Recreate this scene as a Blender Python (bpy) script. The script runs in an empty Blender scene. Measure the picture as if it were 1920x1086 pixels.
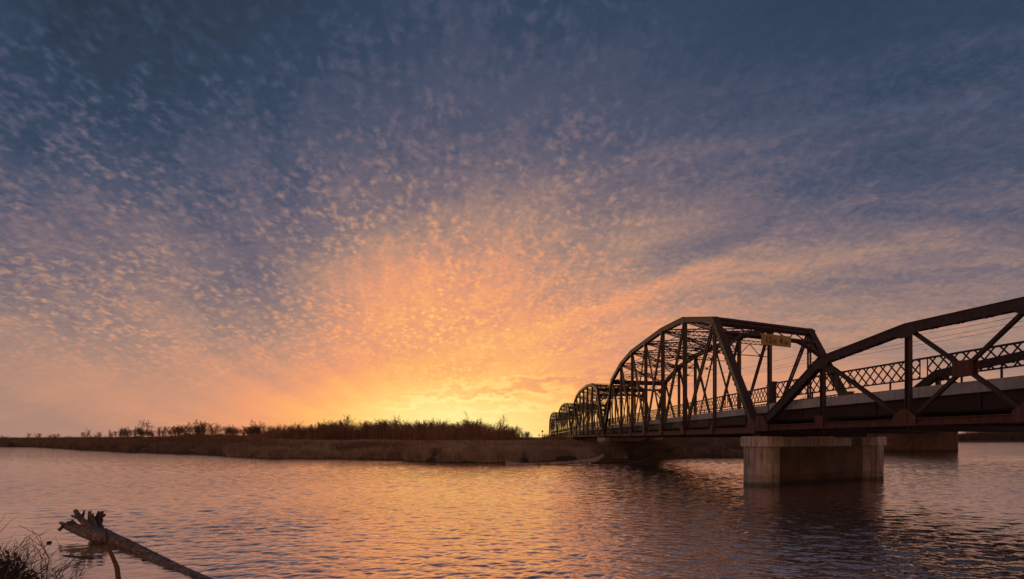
import bpy, math, random
import numpy as np
from mathutils import Vector, Matrix
R = math.radians
random.seed(7)
scene = bpy.context.scene
col = scene.collection

# ---------------------------------------------------------------- camera
EYE = 2.5            # metres above the water
F = 970.0 / 1920.0   # focal length as a share of the width
cam_d = bpy.data.cameras.new('camera')
cam_d.sensor_width = 36.0
cam_d.lens = 36.0 * F
cam_d.shift_y = 279.0 / 1920.0
cam_d.clip_start = 0.1
cam_d.clip_end = 9000.0
cam = bpy.data.objects.new('camera', cam_d)
cam.location = (0, 0, EYE)
cam.rotation_euler = (R(90), 0, 0)
col.objects.link(cam)
scene.camera = cam

# ---------------------------------------------------------------- colour management
scene.view_settings.view_transform = 'Standard'
scene.view_settings.look = 'None'
scene.view_settings.exposure = 0.0
scene.view_settings.gamma = 1.0
scene.view_settings.use_curve_mapping = False

# ---------------------------------------------------------------- node maths helper
class N:
    """a socket with arithmetic"""
    def __init__(s, nt, sock): s.nt, s.s = nt, sock
    def op(s, o, *a):
        n = s.nt.nodes.new('ShaderNodeMath'); n.operation = o
        for i, v in enumerate((s,) + a):
            if isinstance(v, N): s.nt.links.new(v.s, n.inputs[i])
            else: n.inputs[i].default_value = v
        return N(s.nt, n.outputs[0])
    def __add__(s, o): return s.op('ADD', o)
    __radd__ = __add__
    def __mul__(s, o): return s.op('MULTIPLY', o)
    __rmul__ = __mul__
    def __sub__(s, o): return s.op('SUBTRACT', o)
    def __rsub__(s, o): return (s * -1.0) + o
    def __truediv__(s, o): return s.op('DIVIDE', o)
    def __neg__(s): return s * -1.0
    def exp(s): return s.op('EXPONENT')
    def clamp(s, a=0.0, b=1.0): return s.op('MAXIMUM', a).op('MINIMUM', b)
    def step(s, a, b):     # smoothstep from a to b
        n = s.nt.nodes.new('ShaderNodeMapRange'); n.interpolation_type = 'SMOOTHSTEP'
        s.nt.links.new(s.s, n.inputs[0]); n.inputs[1].default_value = a; n.inputs[2].default_value = b
        return N(s.nt, n.outputs[0])

def lin(c):
    return tuple((v/255/12.92 if v/255 <= 0.04045 else ((v/255+0.055)/1.055)**2.4) for v in c)

def combine(nt, x, y, z):
    n = nt.nodes.new('ShaderNodeCombineXYZ')
    for i, v in enumerate((x, y, z)):
        if isinstance(v, N): nt.links.new(v.s, n.inputs[i])
        else: n.inputs[i].default_value = v
    return n.outputs[0]

def noise(nt, vec, scale, detail=3, rough=0.5, dist=0.0):
    n = nt.nodes.new('ShaderNodeTexNoise')
    n.inputs['Scale'].default_value = scale; n.inputs['Detail'].default_value = detail
    n.inputs['Roughness'].default_value = rough; n.inputs['Distortion'].default_value = dist
    nt.links.new(vec, n.inputs['Vector'])
    return N(nt, n.outputs['Fac'])

# ---------------------------------------------------------------- sky (world)
SUN_AZ, SUN_EL = R(-8.3), R(0.9)
world = bpy.data.worlds.new('World'); scene.world = world
world.use_nodes = True
nt = world.node_tree; nt.nodes.clear()
tc = nt.nodes.new('ShaderNodeTexCoord')
sep = nt.nodes.new('ShaderNodeSeparateXYZ'); nt.links.new(tc.outputs['Generated'], sep.inputs[0])
dx, dy, dz = (N(nt, sep.outputs[i]) for i in range(3))
az = dx.op('ARCTAN2', dy)
zz = dz.op('MAXIMUM', 0.0)
el = zz.op('ARCSINE')
a = az - SUN_AZ
def gauss(c_a, w_a, c_e, w_e):
    u = (az - c_a) * (1/w_a); v = (el - c_e) * (1/w_e)
    return (-(u*u + v*v)).exp()
FIT = [((None, 1, 0.1), -0.048), ((-0.145, 0.22, 0.1), 0.104), ((-0.145, 0.55, 0.1), 0.229), ((-0.55, 0.3, 0.1), -0.053), ((0.35, 0.4, 0.1), 0.02), (('B', 1.15, 0.1), -0.047), ((None, 1, 0.22), 0.097), ((-0.145, 0.22, 0.22), -0.137), ((-0.145, 0.55, 0.22), -0.451), ((-0.55, 0.3, 0.22), -0.055), ((0.35, 0.4, 0.22), -0.109), (('B', 1.15, 0.22), -0.365), ((None, 1, 0.42), 0.47), ((-0.145, 0.22, 0.42), 0.216), ((-0.145, 0.55, 0.42), 0.369), ((-0.55, 0.3, 0.42), 0.325), ((0.35, 0.4, 0.42), 0.168), (('B', 1.15, 0.42), -0.176), ((None, 1, 0.75), -0.104), ((-0.145, 0.22, 0.75), -0.078), ((-0.145, 0.55, 0.75), 0.279), ((-0.55, 0.3, 0.75), -0.284), ((0.35, 0.4, 0.75), -0.035), (('B', 1.15, 0.75), 0.789)]
EL = {w: (-(el*el*(1/(w*w)))).exp() for w in (.1,.22,.42,.75)}
AZ = {}
for (c_, w_, e_), _k in FIT:
    if c_ is not None and (c_, w_) not in AZ:
        u_ = (az - c_)*(1/w_) if c_ != 'B' else (az.op('ABSOLUTE') - math.pi)*(1/w_); AZ[(c_, w_)] = (-(u_*u_)).exp()  # 'B' lobe: sky behind the camera, brightened as an added unseen fill
t = None
for (c_, w_, e_), k_ in FIT:
    g_ = EL[e_]*k_
    if c_ is not None: g_ = g_*AZ[(c_, w_)]
    t = g_ if t is None else t + g_
t = t + (0.066)

# cloud sheet, laid out on a flat layer overhead and turned so that its streets run toward the sunset
inv = 1.0 / 1.0
den = zz + 0.34
px = dx / den; py = dy / den
ca, sa = math.cos(SUN_AZ), math.sin(SUN_AZ)
cx = px*ca - py*sa
cy = px*sa + py*ca
plane = combine(nt, cx, cy, 0.0)
def vor(vec, scale):
    n = nt.nodes.new('ShaderNodeTexVoronoi'); n.feature = 'SMOOTH_F1'; n.inputs['Scale'].default_value = scale
    n.inputs['Smoothness'].default_value = .6; n.inputs['Randomness'].default_value = 1.0
    nt.links.new(vec, n.inputs['Vector']); return N(nt, n.outputs['Distance'])
w1 = noise(nt, plane, 9.0, 3, 0.6) - 0.5
w2 = noise(nt, combine(nt, cx + 9.0, cy, 3.0), 9.0, 3, 0.6) - 0.5
wx = cx + w1*0.035
wy = cy + w2*0.035
fine = noise(nt, combine(nt, wx, wy, 0.0), 62.0, 4, 0.62)
cells = vor(combine(nt, wx, wy*0.7, 0.0), 43.0)
cells_b = vor(combine(nt, wx*1.1 + 3.0, wy*0.8, 0.4), 78.0)
puff = (0.60 - cells*.68 - cells_b*.32 + (fine - 0.5)*0.8).step(-0.04, 0.58)
patch = noise(nt, combine(nt, cx, cy*.8, 11.0), 6.5, 5, 0.65).step(0.36, 0.60)
bank = noise(nt, combine(nt, wx*1.0, wy*0.30, 5.0), 1.7, 4, 0.55)
# stretched cirrus streets
d1, d2 = -math.sin(R(62)), math.cos(R(62))
su = cx*d1 + cy*d2; sv = cx*d2 - cy*d1
street = noise(nt, combine(nt, su*0.30 + w1*.12, sv*2.9 + w2*.25, 2.0), 2.4, 7, 0.66, 0.10)
ribs = noise(nt, combine(nt, su*1.0 + w1*.4, sv*3.2 + w2*.5, 8.0), 8.0, 4, 0.6, 0.2)
ray = noise(nt, combine(nt, cx*3.0 + w1*.8, cy*.35, 14.0), 1.3, 4, 0.55)
right = (az + 0.02).step(0.0, 0.50)           # cloudlets melt into streaks there
left = 1.0 - right
lowfade = el.step(0.05, 0.20)
high = 1.0 - el.step(0.40, 0.66)
def blob(px_, py_, la, lb, ang):
    """a long bank of cloud centred where the photograph has it, given as azimuth and elevation"""
    A_ = math.atan2(px_-960, 970); E_ = math.atan2((822-py_)*math.cos(A_), 970)
    c_, s_ = math.cos(ang), math.sin(ang)
    u_ = ((az - A_ + w1*.12)*c_ + (el - E_ + w2*.08)*s_)*(1/la); v_ = ((el - E_ + w2*.08)*c_ - (az - A_ + w1*.12)*s_)*(1/lb)
    return (-(u_*u_ + v_*v_)).exp()
cl = (puff - 0.45)*(left*0.80 + 0.20)*(patch*0.7 + 0.3)*lowfade*0.18*(high*0.45 + 0.55)
cl = cl - 0.02*blob(-60, 720, .42, .13, .0) - 0.03*blob(60, 800, .40, .035, .0) + 0.045*blob(1120, 390, .34, .10, .0) - 0.03*blob(470, 480, .12, .08, .9)
cl = cl + (fine - 0.5)*0.15*lowfade*(high*.7 + .3)
cl = cl + (street - 0.5)*(right*0.75 + 0.25)*0.34*(high*0.7 + 0.3)*(el.step(0.0, 0.1)*0.7 + 0.3)
cl = cl + (ribs - 0.5)*(right*.75 + .25)*lowfade*0.17*(high*.7 + .3)
phi = el.op('ARCTAN2', az - SUN_AZ); rad = ((az - SUN_AZ)*(az - SUN_AZ) + el*el).op('SQRT')
fan = noise(nt, combine(nt, phi*3.4 + rad*2.6 + w1*.3, rad*1.3 + w2*.35, 21.0), 2.1, 5, 0.62)
cl = cl + (fan - 0.5)*0.17*rad.step(.05, .30)*(high*.6 + .4) + 0.02*blob(250, 120, .35, .2, 0.0)
cl = cl + (bank - 0.5)*0.08*lowfade
rib = (ribs - 0.5)*.9 + (fine - 0.5)*.8 + 1.0
cl = cl - 0.11*blob(505, 555, .12, .10, .6)*rib + 0.085*blob(1190, 555, .27, .016, .30)*rib \
     - 0.09*blob(1240, 490, .24, .030, .26) - 0.05*blob(1080, 440, .16, .05, .6) - 0.06*blob(820, 340, .30, .10, .1) + 0.05*blob(1500, 500, .3, .018, .12)*rib \
     + 0.09*blob(930, 742, .22, .008, .09) + 0.07*blob(985, 712, .2, .006, .11) - 0.06*blob(975, 727, .22, .006, .1) + 0.06*blob(1010, 765, .2, .006, .05) \
     - 0.05*blob(640, 690, .16, .03, .3)*rib + 0.04*blob(1150, 640, .3, .012, .25)*rib - 0.04*blob(1250, 670, .25, .016, .2)
t = (t + cl).clamp()
ramp = nt.nodes.new('ShaderNodeValToRGB'); nt.links.new(t.s, ramp.inputs[0])
stops = [(0.0,(42,51,68)),(0.14,(52,68,91)),(0.25,(80,84,106)),(0.38,(122,107,115)),(0.50,(163,131,119)),(0.60,(203,146,119)),
         (0.69,(236,157,114)),(0.79,(250,178,108)),(0.89,(255,207,122)),(1.0,(255,238,158))]
cr = ramp.color_ramp
while len(cr.elements) < len(stops): cr.elements.new(0.5)
for e, (p, c) in zip(cr.elements, stops):
    e.position = p; e.color = lin(c) + (1,)
trail = blob(1640, 212, .20, .007, -.14)*(noise(nt, plane, 14.0, 3, .6)*1.6 - .35).clamp()*.40      # faint old vapour trail
tm = nt.nodes.new('ShaderNodeMix'); tm.data_type = 'RGBA'; nt.links.new(trail.s, tm.inputs[0]); nt.links.new(ramp.outputs[0], tm.inputs[6]); tm.inputs[7].default_value = lin((88,108,134)) + (1,)
bg = nt.nodes.new('ShaderNodeBackground'); nt.links.new(tm.outputs[2], bg.inputs[0]); bg.inputs[1].default_value = 1.0
sky = nt.nodes.new('ShaderNodeTexSky'); sky.sky_type = 'NISHITA'; sky.sun_disc = False
sky.sun_elevation = SUN_EL; sky.sun_rotation = SUN_AZ
bg2 = nt.nodes.new('ShaderNodeBackground'); nt.links.new(sky.outputs[0], bg2.inputs[0]); bg2.inputs[1].default_value = 0.006
addn = nt.nodes.new('ShaderNodeAddShader'); out = nt.nodes.new('ShaderNodeOutputWorld')
nt.links.new(bg.outputs[0], addn.inputs[0]); nt.links.new(bg2.outputs[0], addn.inputs[1]); nt.links.new(addn.outputs[0], out.inputs[0])

# ---------------------------------------------------------------- sun
sl = bpy.data.lights.new('sun', 'SUN'); sl.energy = 0.35; sl.angle = R(0.6); sl.color = (1.0, 0.55, 0.25)
so = bpy.data.objects.new('sun', sl); col.objects.link(so)
sd = Vector((math.sin(SUN_AZ)*math.cos(SUN_EL), math.cos(SUN_AZ)*math.cos(SUN_EL), math.sin(SUN_EL)))
so.rotation_euler = sd.to_track_quat('Z', 'Y').to_euler(); so.location = sd*300

# ---------------------------------------------------------------- helpers
def at(x, y, S):
    """pixel of the photograph at a distance S ahead -> a point of the place"""
    return Vector(((x-960)/970.0*S, S, EYE + (822-y)/970.0*S))
def onwater(x, y):
    S = EYE*970.0/(y-822); return Vector(((x-960)/970.0*S, S, 0))

def tag(o, label=None, cat=None, group=None, kind=None):
    if label: o['label'] = label
    if cat: o['category'] = cat
    if group: o['group'] = group
    if kind: o['kind'] = kind
    return o
def empty(name, loc=(0,0,0), rz=0.0):
    o = bpy.data.objects.new(name, None); o.location = loc; o.rotation_euler = (0,0,rz); o.empty_display_size = .3
    col.objects.link(o); return o

class MB:
    def __init__(s): s.v = []; s.f = []
    def poly(s, pts, faces):
        b = len(s.v); s.v += [tuple(p) for p in pts]; s.f += [tuple(i+b for i in f) for f in faces]
    def beam(s, p, q, w, h, up=(0,0,1), cap=True):
        """box from p to q; w across, h along up"""
        p, q, up = Vector(p), Vector(q), Vector(up)
        d = (q-p)
        if d.length < 1e-6: return
        d.normalize()
        side = d.cross(up)
        if side.length < 1e-4: side = d.cross(Vector((1,0,0)))
        side.normalize(); u = side.cross(d).normalized()
        a, b = side*(w/2), u*(h/2)
        pts = [p-a-b, p+a-b, p+a+b, p-a+b, q-a-b, q+a-b, q+a+b, q-a+b]
        s.poly(pts, [(0,1,2,3)[::-1],(4,5,6,7),(0,1,5,4),(1,2,6,5),(2,3,7,6),(3,0,4,7)])
    def box(s, c, sx, sy, sz):
        c = Vector(c); s.beam(c-Vector((0,0,sz/2)), c+Vector((0,0,sz/2)), sx, sy, up=(0,1,0))
    def prism(s, ring, z0, z1, top_inset=0):
        n = len(ring)
        b = [(x,y,z0) for x,y in ring]; t = [(x,y,z1) for x,y in ring]
        s.poly(b+t, [tuple(range(n))[::-1], tuple(range(n,2*n))] + [(i,(i+1)%n,n+(i+1)%n,n+i) for i in range(n)])
    def plate(s, pts, nrm, th):
        """flat polygon with thickness th, centred"""
        n = Vector(nrm).normalized()*(th/2); pts = [Vector(p) for p in pts]; k = len(pts)
        s.poly([p-n for p in pts]+[p+n for p in pts], [tuple(range(k))[::-1], tuple(range(k,2*k))] + [(i,(i+1)%k,k+(i+1)%k,k+i) for i in range(k)])
    def tube(s, pts, rad, n=6, rough=0.0, rnd=None):
        pts = [Vector(p) for p in pts]; m = len(pts)
        if not hasattr(rad, '__len__'): rad = [rad]*m
        b0 = len(s.v)
        ref = Vector((0.13,0.21,1)).normalized()
        for i, p in enumerate(pts):
            d = (pts[min(i+1,m-1)] - pts[max(i-1,0)]).normalized()
            a = d.cross(ref)
            if a.length < .05: a = d.cross(Vector((1,0,0)))
            a.normalize(); b = a.cross(d)
            for k in range(n):
                th = 2*math.pi*k/n
                r = rad[i]*(1 + (rnd.uniform(-rough, rough) if rnd else 0))
                s.v.append(tuple(p + a*(r*math.cos(th)) + b*(r*math.sin(th))))
        for i in range(m-1):
            for k in range(n):
                s.f.append((b0+i*n+k, b0+i*n+(k+1)%n, b0+(i+1)*n+(k+1)%n, b0+(i+1)*n+k))
        s.f.append(tuple(b0+k for k in range(n))[::-1]); s.f.append(tuple(b0+(m-1)*n+k for k in range(n)))
    def laced(s, p, q, depth, bar, up, pitch, across=0.06, lace=0.035, double=False):
        """two parallel bars joined with zigzag lacing (depth measured along up)"""
        p, q, up = Vector(p), Vector(q), Vector(up)
        d = (q-p); L = d.length; d.normalize()
        u = (up - d*up.dot(d)).normalized()*(depth/2)
        s.beam(p+u, q+u, across, bar, up); s.beam(p-u, q-u, across, bar, up)
        k = max(2, int(round(L/pitch)))
        for i in range(k):
            a, b = p+d*(L*i/k), p+d*(L*(i+1)/k)
            if i % 2: s.beam(a+u, b-u, lace*.5, lace, up)
            else: s.beam(a-u, b+u, lace*.5, lace, up)
            if double:
                if i % 2: s.beam(a-u, b+u, lace*.4, lace, up)
                else: s.beam(a+u, b-u, lace*.4, lace, up)
    def battened(s, p, q, width, bar, side, pitch=1.1):
        """two bars side by side with batten plates between"""
        p, q, side = Vector(p), Vector(q), Vector(side).normalized()
        d = (q-p); L = d.length; d.normalize(); u = (side-d*side.dot(d)).normalized()*(width/2)
        s.beam(p+u, q+u, bar*1.6, bar, u); s.beam(p-u, q-u, bar*1.6, bar, u)
        k = max(2, int(L/pitch))
        for i in range(k+1):
            c = p+d*(L*(0.04+0.92*i/k)); s.beam(c-d*.11, c+d*.11, .03, width, u)
    def build(s, name, mat, parent=None, smooth=False):
        me = bpy.data.meshes.new(name); me.from_pydata(s.v, [], s.f); me.update()
        if smooth: me.polygons.foreach_set('use_smooth', [True]*len(me.polygons))
        if mat: me.materials.append(mat)
        o = bpy.data.objects.new(name, me); col.objects.link(o)
        if parent: o.parent = parent
        return o

def npmesh(name, v, f, mat, parent=None, smooth=False, k=None):
    v = np.asarray(v, dtype=np.float32); f = np.asarray(f, dtype=np.int32); k = f.shape[1]
    me = bpy.data.meshes.new(name)
    me.vertices.add(len(v)); me.vertices.foreach_set('co', v.ravel())
    me.loops.add(f.size); me.loops.foreach_set('vertex_index', f.ravel())
    me.polygons.add(len(f)); me.polygons.foreach_set('loop_start', np.arange(0, f.size, k, dtype=np.int32))
    me.polygons.foreach_set('loop_total', np.full(len(f), k, dtype=np.int32))
    if smooth: me.polygons.foreach_set('use_smooth', np.ones(len(f), dtype=bool))
    me.update(calc_edges=True); me.materials.append(mat)
    o = bpy.data.objects.new(name, me); col.objects.link(o)
    if parent: o.parent = parent
    return o

def copy_tree(o, parent=None):
    c = o.copy(); col.objects.link(c); c.parent = parent
    for ch in list(o.children): copy_tree(ch, c)
    return c

# ---------------------------------------------------------------- materials
def mat(name, base, c2=None, scale=3.0, rough=0.8, detail=5, lo=.35, hi=.65, bump=0.0, bscale=20, metal=0, spec=0.5, streak=None, obj=True, sss=None):
    m = bpy.data.materials.new(name); m.use_nodes = True; t = m.node_tree; b = t.nodes['Principled BSDF']
    b.inputs['Roughness'].default_value = rough; b.inputs['Metallic'].default_value = metal
    b.inputs['Specular IOR Level'].default_value = spec
    tcn = t.nodes.new('ShaderNodeTexCoord'); geo = t.nodes.new('ShaderNodeNewGeometry')
    vec = geo.outputs['Position']
    if c2 is None: b.inputs['Base Color'].default_value = tuple(base)+(1,)
    else:
        n = noise(t, vec, scale, detail, .6)
        r = t.nodes.new('ShaderNodeValToRGB'); t.links.new(n.s, r.inputs[0])
        r.color_ramp.elements[0].position = lo; r.color_ramp.elements[0].color = tuple(base)+(1,)
        r.color_ramp.elements[1].position = hi; r.color_ramp.elements[1].color = tuple(c2)+(1,)
        outc = r.outputs[0]
        if streak:
            mp = t.nodes.new('ShaderNodeMapping'); mp.inputs['Scale'].default_value = (3.0,3.0,.25); t.links.new(vec, mp.inputs[0])
            n2 = noise(t, mp.outputs[0], 2.2, 6, .65)
            r2 = t.nodes.new('ShaderNodeValToRGB'); t.links.new(n2.s, r2.inputs[0])
            r2.color_ramp.elements[0].position = .47; r2.color_ramp.elements[1].position = .62
            mx = t.nodes.new('ShaderNodeMix'); mx.data_type = 'RGBA'
            t.links.new(r2.outputs[0], mx.inputs[0]); t.links.new(outc, mx.inputs[6]); mx.inputs[7].default_value = tuple(streak)+(1,)
            outc = mx.outputs[2]
        t.links.new(outc, b.inputs['Base Color'])
    if bump:
        nb = noise(t, vec, bscale, 4, .6)
        bn = t.nodes.new('ShaderNodeBump'); bn.inputs['Strength'].default_value = bump; bn.inputs['Distance'].default_value = .02
        t.links.new(nb.s, bn.inputs['Height']); t.links.new(bn.outputs[0], b.inputs['Normal'])
    return m

M_steel = mat('rusty_brown_steel', (.037,.021,.015), (.060,.032,.022), 2.2, .62, bump=.25, bscale=14, streak=(.034,.019,.015))
M_red = mat('red_rust_steel', (.095,.034,.023), (.16,.058,.036), 2.5, .7, bump=.3, bscale=14, streak=(.06,.028,.022))
M_dark = mat('dark_red_deck_steel', (.035,.017,.014), (.055,.026,.02), 2.0, .7)  # plain dark red steel for floor beams, stringers and girders
M_kerb = mat('pale_weathered_concrete', (.39,.39,.40), (.50,.50,.51), 1.5, .85, bump=.2, streak=(.36,.345,.33))
M_conc = mat('stained_concrete', (.29,.265,.245), (.48,.44,.41), 1.2, .88, detail=8, bump=.5, bscale=9, streak=(.20,.165,.14))
M_wall = mat('shade_darkened_concrete', (.085,.058,.048), (.15,.11,.09), 1.0, .9, detail=8, bump=.5, bscale=7)  # mottled wall concrete, shade under the deck painted in as a darker tone
M_capc = mat('pale_cap_concrete', (.38,.36,.33), (.55,.52,.48), 2.0, .88, detail=8, bump=.4, bscale=9, streak=(.32,.23,.16))
M_asph = mat('road_asphalt', (.045,.045,.047), (.07,.068,.066), 8, .9)
M_yel = mat('mustard_sign_paint', (.28,.18,.018), (.22,.135,.015), 3, .5)
M_black = mat('black_sign_paint', (.012,.012,.012), None, rough=.5)
M_wire = mat('dark_cable', (.03,.03,.03), None, rough=.6)
M_log = mat('grey_bleached_driftwood', (.16,.125,.10), (.40,.33,.28), 7, .85, detail=8, bump=.9, bscale=30, streak=(.15,.11,.09))
def grain(m):
    t = m.node_tree; b = t.nodes['Principled BSDF']; g = t.nodes.new('ShaderNodeNewGeometry')
    r1 = t.nodes.new('ShaderNodeVectorRotate'); r1.rotation_type = 'Z_AXIS'; r1.inputs['Angle'].default_value = R(35); t.links.new(g.outputs['Position'], r1.inputs['Vector'])
    mp = t.nodes.new('ShaderNodeMapping'); mp.inputs['Scale'].default_value = (1.2, 22, 22); t.links.new(r1.outputs[0], mp.inputs[0])
    n_ = noise(t, mp.outputs[0], 1.6, 5, .65); r = t.nodes.new('ShaderNodeValToRGB'); t.links.new(n_.s, r.inputs[0])
    r.color_ramp.elements[0].position = .38; r.color_ramp.elements[0].color = (.35,.32,.30,1); r.color_ramp.elements[1].position = .58; r.color_ramp.elements[1].color = (1,1,1,1)
    mx = t.nodes.new('ShaderNodeMix'); mx.data_type = 'RGBA'; mx.blend_type = 'MULTIPLY'; mx.inputs[0].default_value = 1
    t.links.new(b.inputs['Base Color'].links[0].from_socket, mx.inputs[6]); t.links.new(r.outputs[0], mx.inputs[7]); t.links.new(mx.outputs[2], b.inputs['Base Color'])
    bn = [x for x in t.nodes if x.type == 'BUMP'][0]; t.links.new(n_.s, bn.inputs['Height']); bn.inputs['Distance'].default_value = .03
grain(M_log)
M_pale = mat('sun_bleached_wood', (.20,.165,.145), (.42,.36,.32), 2, .85, detail=6)
M_dkwood = mat('dark_wet_wood', (.05,.035,.028), (.10,.07,.05), 9, .7, bump=.5, bscale=30)
M_stick = mat('brown_bark_stick', (.13,.065,.035), (.20,.11,.06), 25, .8, bump=.4, bscale=60)
M_twig = mat('bare_brown_twigs', (.17,.09,.055), (.28,.15,.085), .25, .9)
M_twig2 = mat('dark_bare_twigs', (.13,.072,.047), (.21,.12,.075), .25, .9)
def wetband(m):
    t = m.node_tree; b = t.nodes['Principled BSDF']; src = b.inputs['Base Color'].links[0].from_socket
    g = t.nodes.new('ShaderNodeNewGeometry'); sp = t.nodes.new('ShaderNodeSeparateXYZ'); t.links.new(g.outputs['Position'], sp.inputs[0])
    z = N(t, sp.outputs[2]) + (noise(t, g.outputs['Position'], 2.5, 4, .6) - .5)*.35
    f = 1.0 - z.step(.12, .34)*.62; f2 = z.step(.5, .62)*.25 + .75
    mx = t.nodes.new('ShaderNodeMix'); mx.data_type = 'RGBA'; mx.blend_type = 'MULTIPLY'; mx.inputs[0].default_value = 1.0
    cc = t.nodes.new('ShaderNodeCombineColor'); v = (z.step(.10, .30)*.6 + .4)*f2
    for i, k_ in enumerate((1.0, .97, .92)): t.links.new((v*k_).s, cc.inputs[i])
    t.links.new(src, mx.inputs[6]); t.links.new(cc.outputs[0], mx.inputs[7]); t.links.new(mx.outputs[2], b.inputs['Base Color'])
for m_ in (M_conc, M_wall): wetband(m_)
def backlit(m, f=.45):
    t = m.node_tree; b = t.nodes['Principled BSDF']; o = t.nodes['Material Output']
    tr = t.nodes.new('ShaderNodeBsdfTranslucent'); mx = t.nodes.new('ShaderNodeMixShader'); mx.inputs[0].default_value = f
    l = b.inputs['Base Color'].links
    if l: t.links.new(l[0].from_socket, tr.inputs[0])
    t.links.new(b.outputs[0], mx.inputs[1]); t.links.new(tr.outputs[0], mx.inputs[2]); t.links.new(mx.outputs[0], o.inputs[0]); return m
M_reed = mat('dry_tan_grass', (.30,.21,.14), (.60,.46,.33), .5, .9, detail=6)
M_reed2 = mat('dry_brown_grass', (.15,.10,.065), (.32,.225,.15), .4, .9, detail=6)
for m_ in (M_reed, M_reed2): backlit(m_)
M_far = mat('dusky_far_woods', (.05,.034,.028), (.09,.06,.048), .1, .95)
M_leaf = mat('dark_dry_leaves', (.05,.045,.025), (.11,.075,.04), 14, .7)
M_straw = mat('pale_straw', (.30,.22,.14), (.42,.31,.20), 6, .85)

# ---------------------------------------------------------------- terrain
SH = [(-4000,829.5),(-2200,830),(-900,832),(-300,835),(0,838),(60,838.3),(157,844),(239,848),(330,851),(408,854),(425,856),(500,859.5),(560,860.2),(634,860),(700,861),(754,862.5),(762,864.6),(847,867.6),
      (900,868.2),(955,868),(1010,866),(1076,864),(1159,861),(1232,861),(1300,858.5),(1396,857),(1480,853),(1550,842),(1600,832),(1700,830),(1820,829),(1920,828.5),(2600,828.3),(4500,829)]
sh_r = np.array([(x-960)/970 for x,y in SH]); sh_S = np.array([2425/(y-822) for x,y in SH])
def vnoise(x, y, seed=0):
    """cheap smooth value noise"""
    x = np.asarray(x, float); y = np.asarray(y, float)
    xi, yi = np.floor(x), np.floor(y); fx, fy = x-xi, y-yi
    fx = fx*fx*(3-2*fx); fy = fy*fy*(3-2*fy)
    def h(a, b):
        s = np.sin(a*127.1 + b*311.7 + seed*74.7)*43758.5453
        return s-np.floor(s)
    return (h(xi,yi)*(1-fx)+h(xi+1,yi)*fx)*(1-fy) + (h(xi,yi+1)*(1-fx)+h(xi+1,yi+1)*fx)*fy
def shore(r): return np.interp(r, sh_r, sh_S)
def ground_z(x, y):
    x = np.asarray(x, float); y = np.asarray(y, float)
    r = x/np.maximum(y, 1); d = y - shore(r)
    d = d + (vnoise(x/3.0, y/3.0, 1)-.5)*1.6
    z = np.interp(d, [-6,-1.5,0,.8,3,9,22,45,90,200,400], [-1.2,-.4,-.04,.42,.72,.95,1.2,1.55,2.0,2.4,3.4])
    u = r*970+960                                    # local rises of the bank
    z = z + np.interp(u, [1180,1260,1420,1480,1560],[0,1,1,1,0])*np.interp(d,[0,2,14,40],[0,.3,1.3,2.0])
    z = z + 1.1*np.exp(-((u-400)/110.0)**2)*np.interp(d,[8,25,60,120],[0,.8,.9,.3])
    z = z + .9*np.exp(-((u-250)/160.0)**2)*np.interp(d,[4,15,60,120],[0,.3,.5,.3])
    z = z + (vnoise(x/7.0, y/7.0, 2)-.5)*.35*np.clip(d/10,0,1) + (vnoise(x/1.6, y/1.6, 3)-.5)*.22*np.clip(d/2,0,1)
    return z
def make_ground():
    u = np.concatenate([np.linspace(-4000,-200,60,endpoint=False), np.linspace(-200,2100,560), np.linspace(2110,4400,50)])
    r = (u-960)/970
    D = np.concatenate([np.linspace(-5,30,70), 30+np.geomspace(1,420,90), [520,700,1000,1500,2500,4500,7500]])
    rr, dd = np.meshgrid(r, D, indexing='ij')
    y = shore(rr)+dd; x = rr*y
    z = ground_z(x, y); z = np.where(dd > 500, 3.4, z)
    v = np.stack([x,y,z],-1).reshape(-1,3)
    n, m = rr.shape; i = np.arange(n-1)[:,None]*m + np.arange(m-1)[None,:]
    f = np.stack([i, i+m, i+m+1, i+1],-1).reshape(-1,4)
    g = mat('dead_grass_ground', (.15,.10,.065), (.36,.26,.175), .35, .95, detail=9, bump=.6, bscale=3, streak=(.10,.068,.045))
    t_ = g.node_tree; b_ = t_.nodes['Principled BSDF']; src = b_.inputs['Base Color'].links[0].from_socket
    gn = t_.nodes.new('ShaderNodeNewGeometry'); sp = t_.nodes.new('ShaderNodeSeparateXYZ'); t_.links.new(gn.outputs['Position'], sp.inputs[0])
    zz_ = N(t_, sp.outputs[2]) + (noise(t_, gn.outputs['Position'], .8, 5, .65) - .5)*.6
    mx = t_.nodes.new('ShaderNodeMix'); mx.data_type = 'RGBA'; t_.links.new(zz_.step(.35, .75).s, mx.inputs[0]); mx.inputs[6].default_value = (.05,.036,.027,1)
    t_.links.new(src, mx.inputs[7]); t_.links.new(mx.outputs[2], b_.inputs['Base Color'])
    o = npmesh('ground', v, f, g, smooth=True); tag(o, kind='structure')
make_ground()

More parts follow.
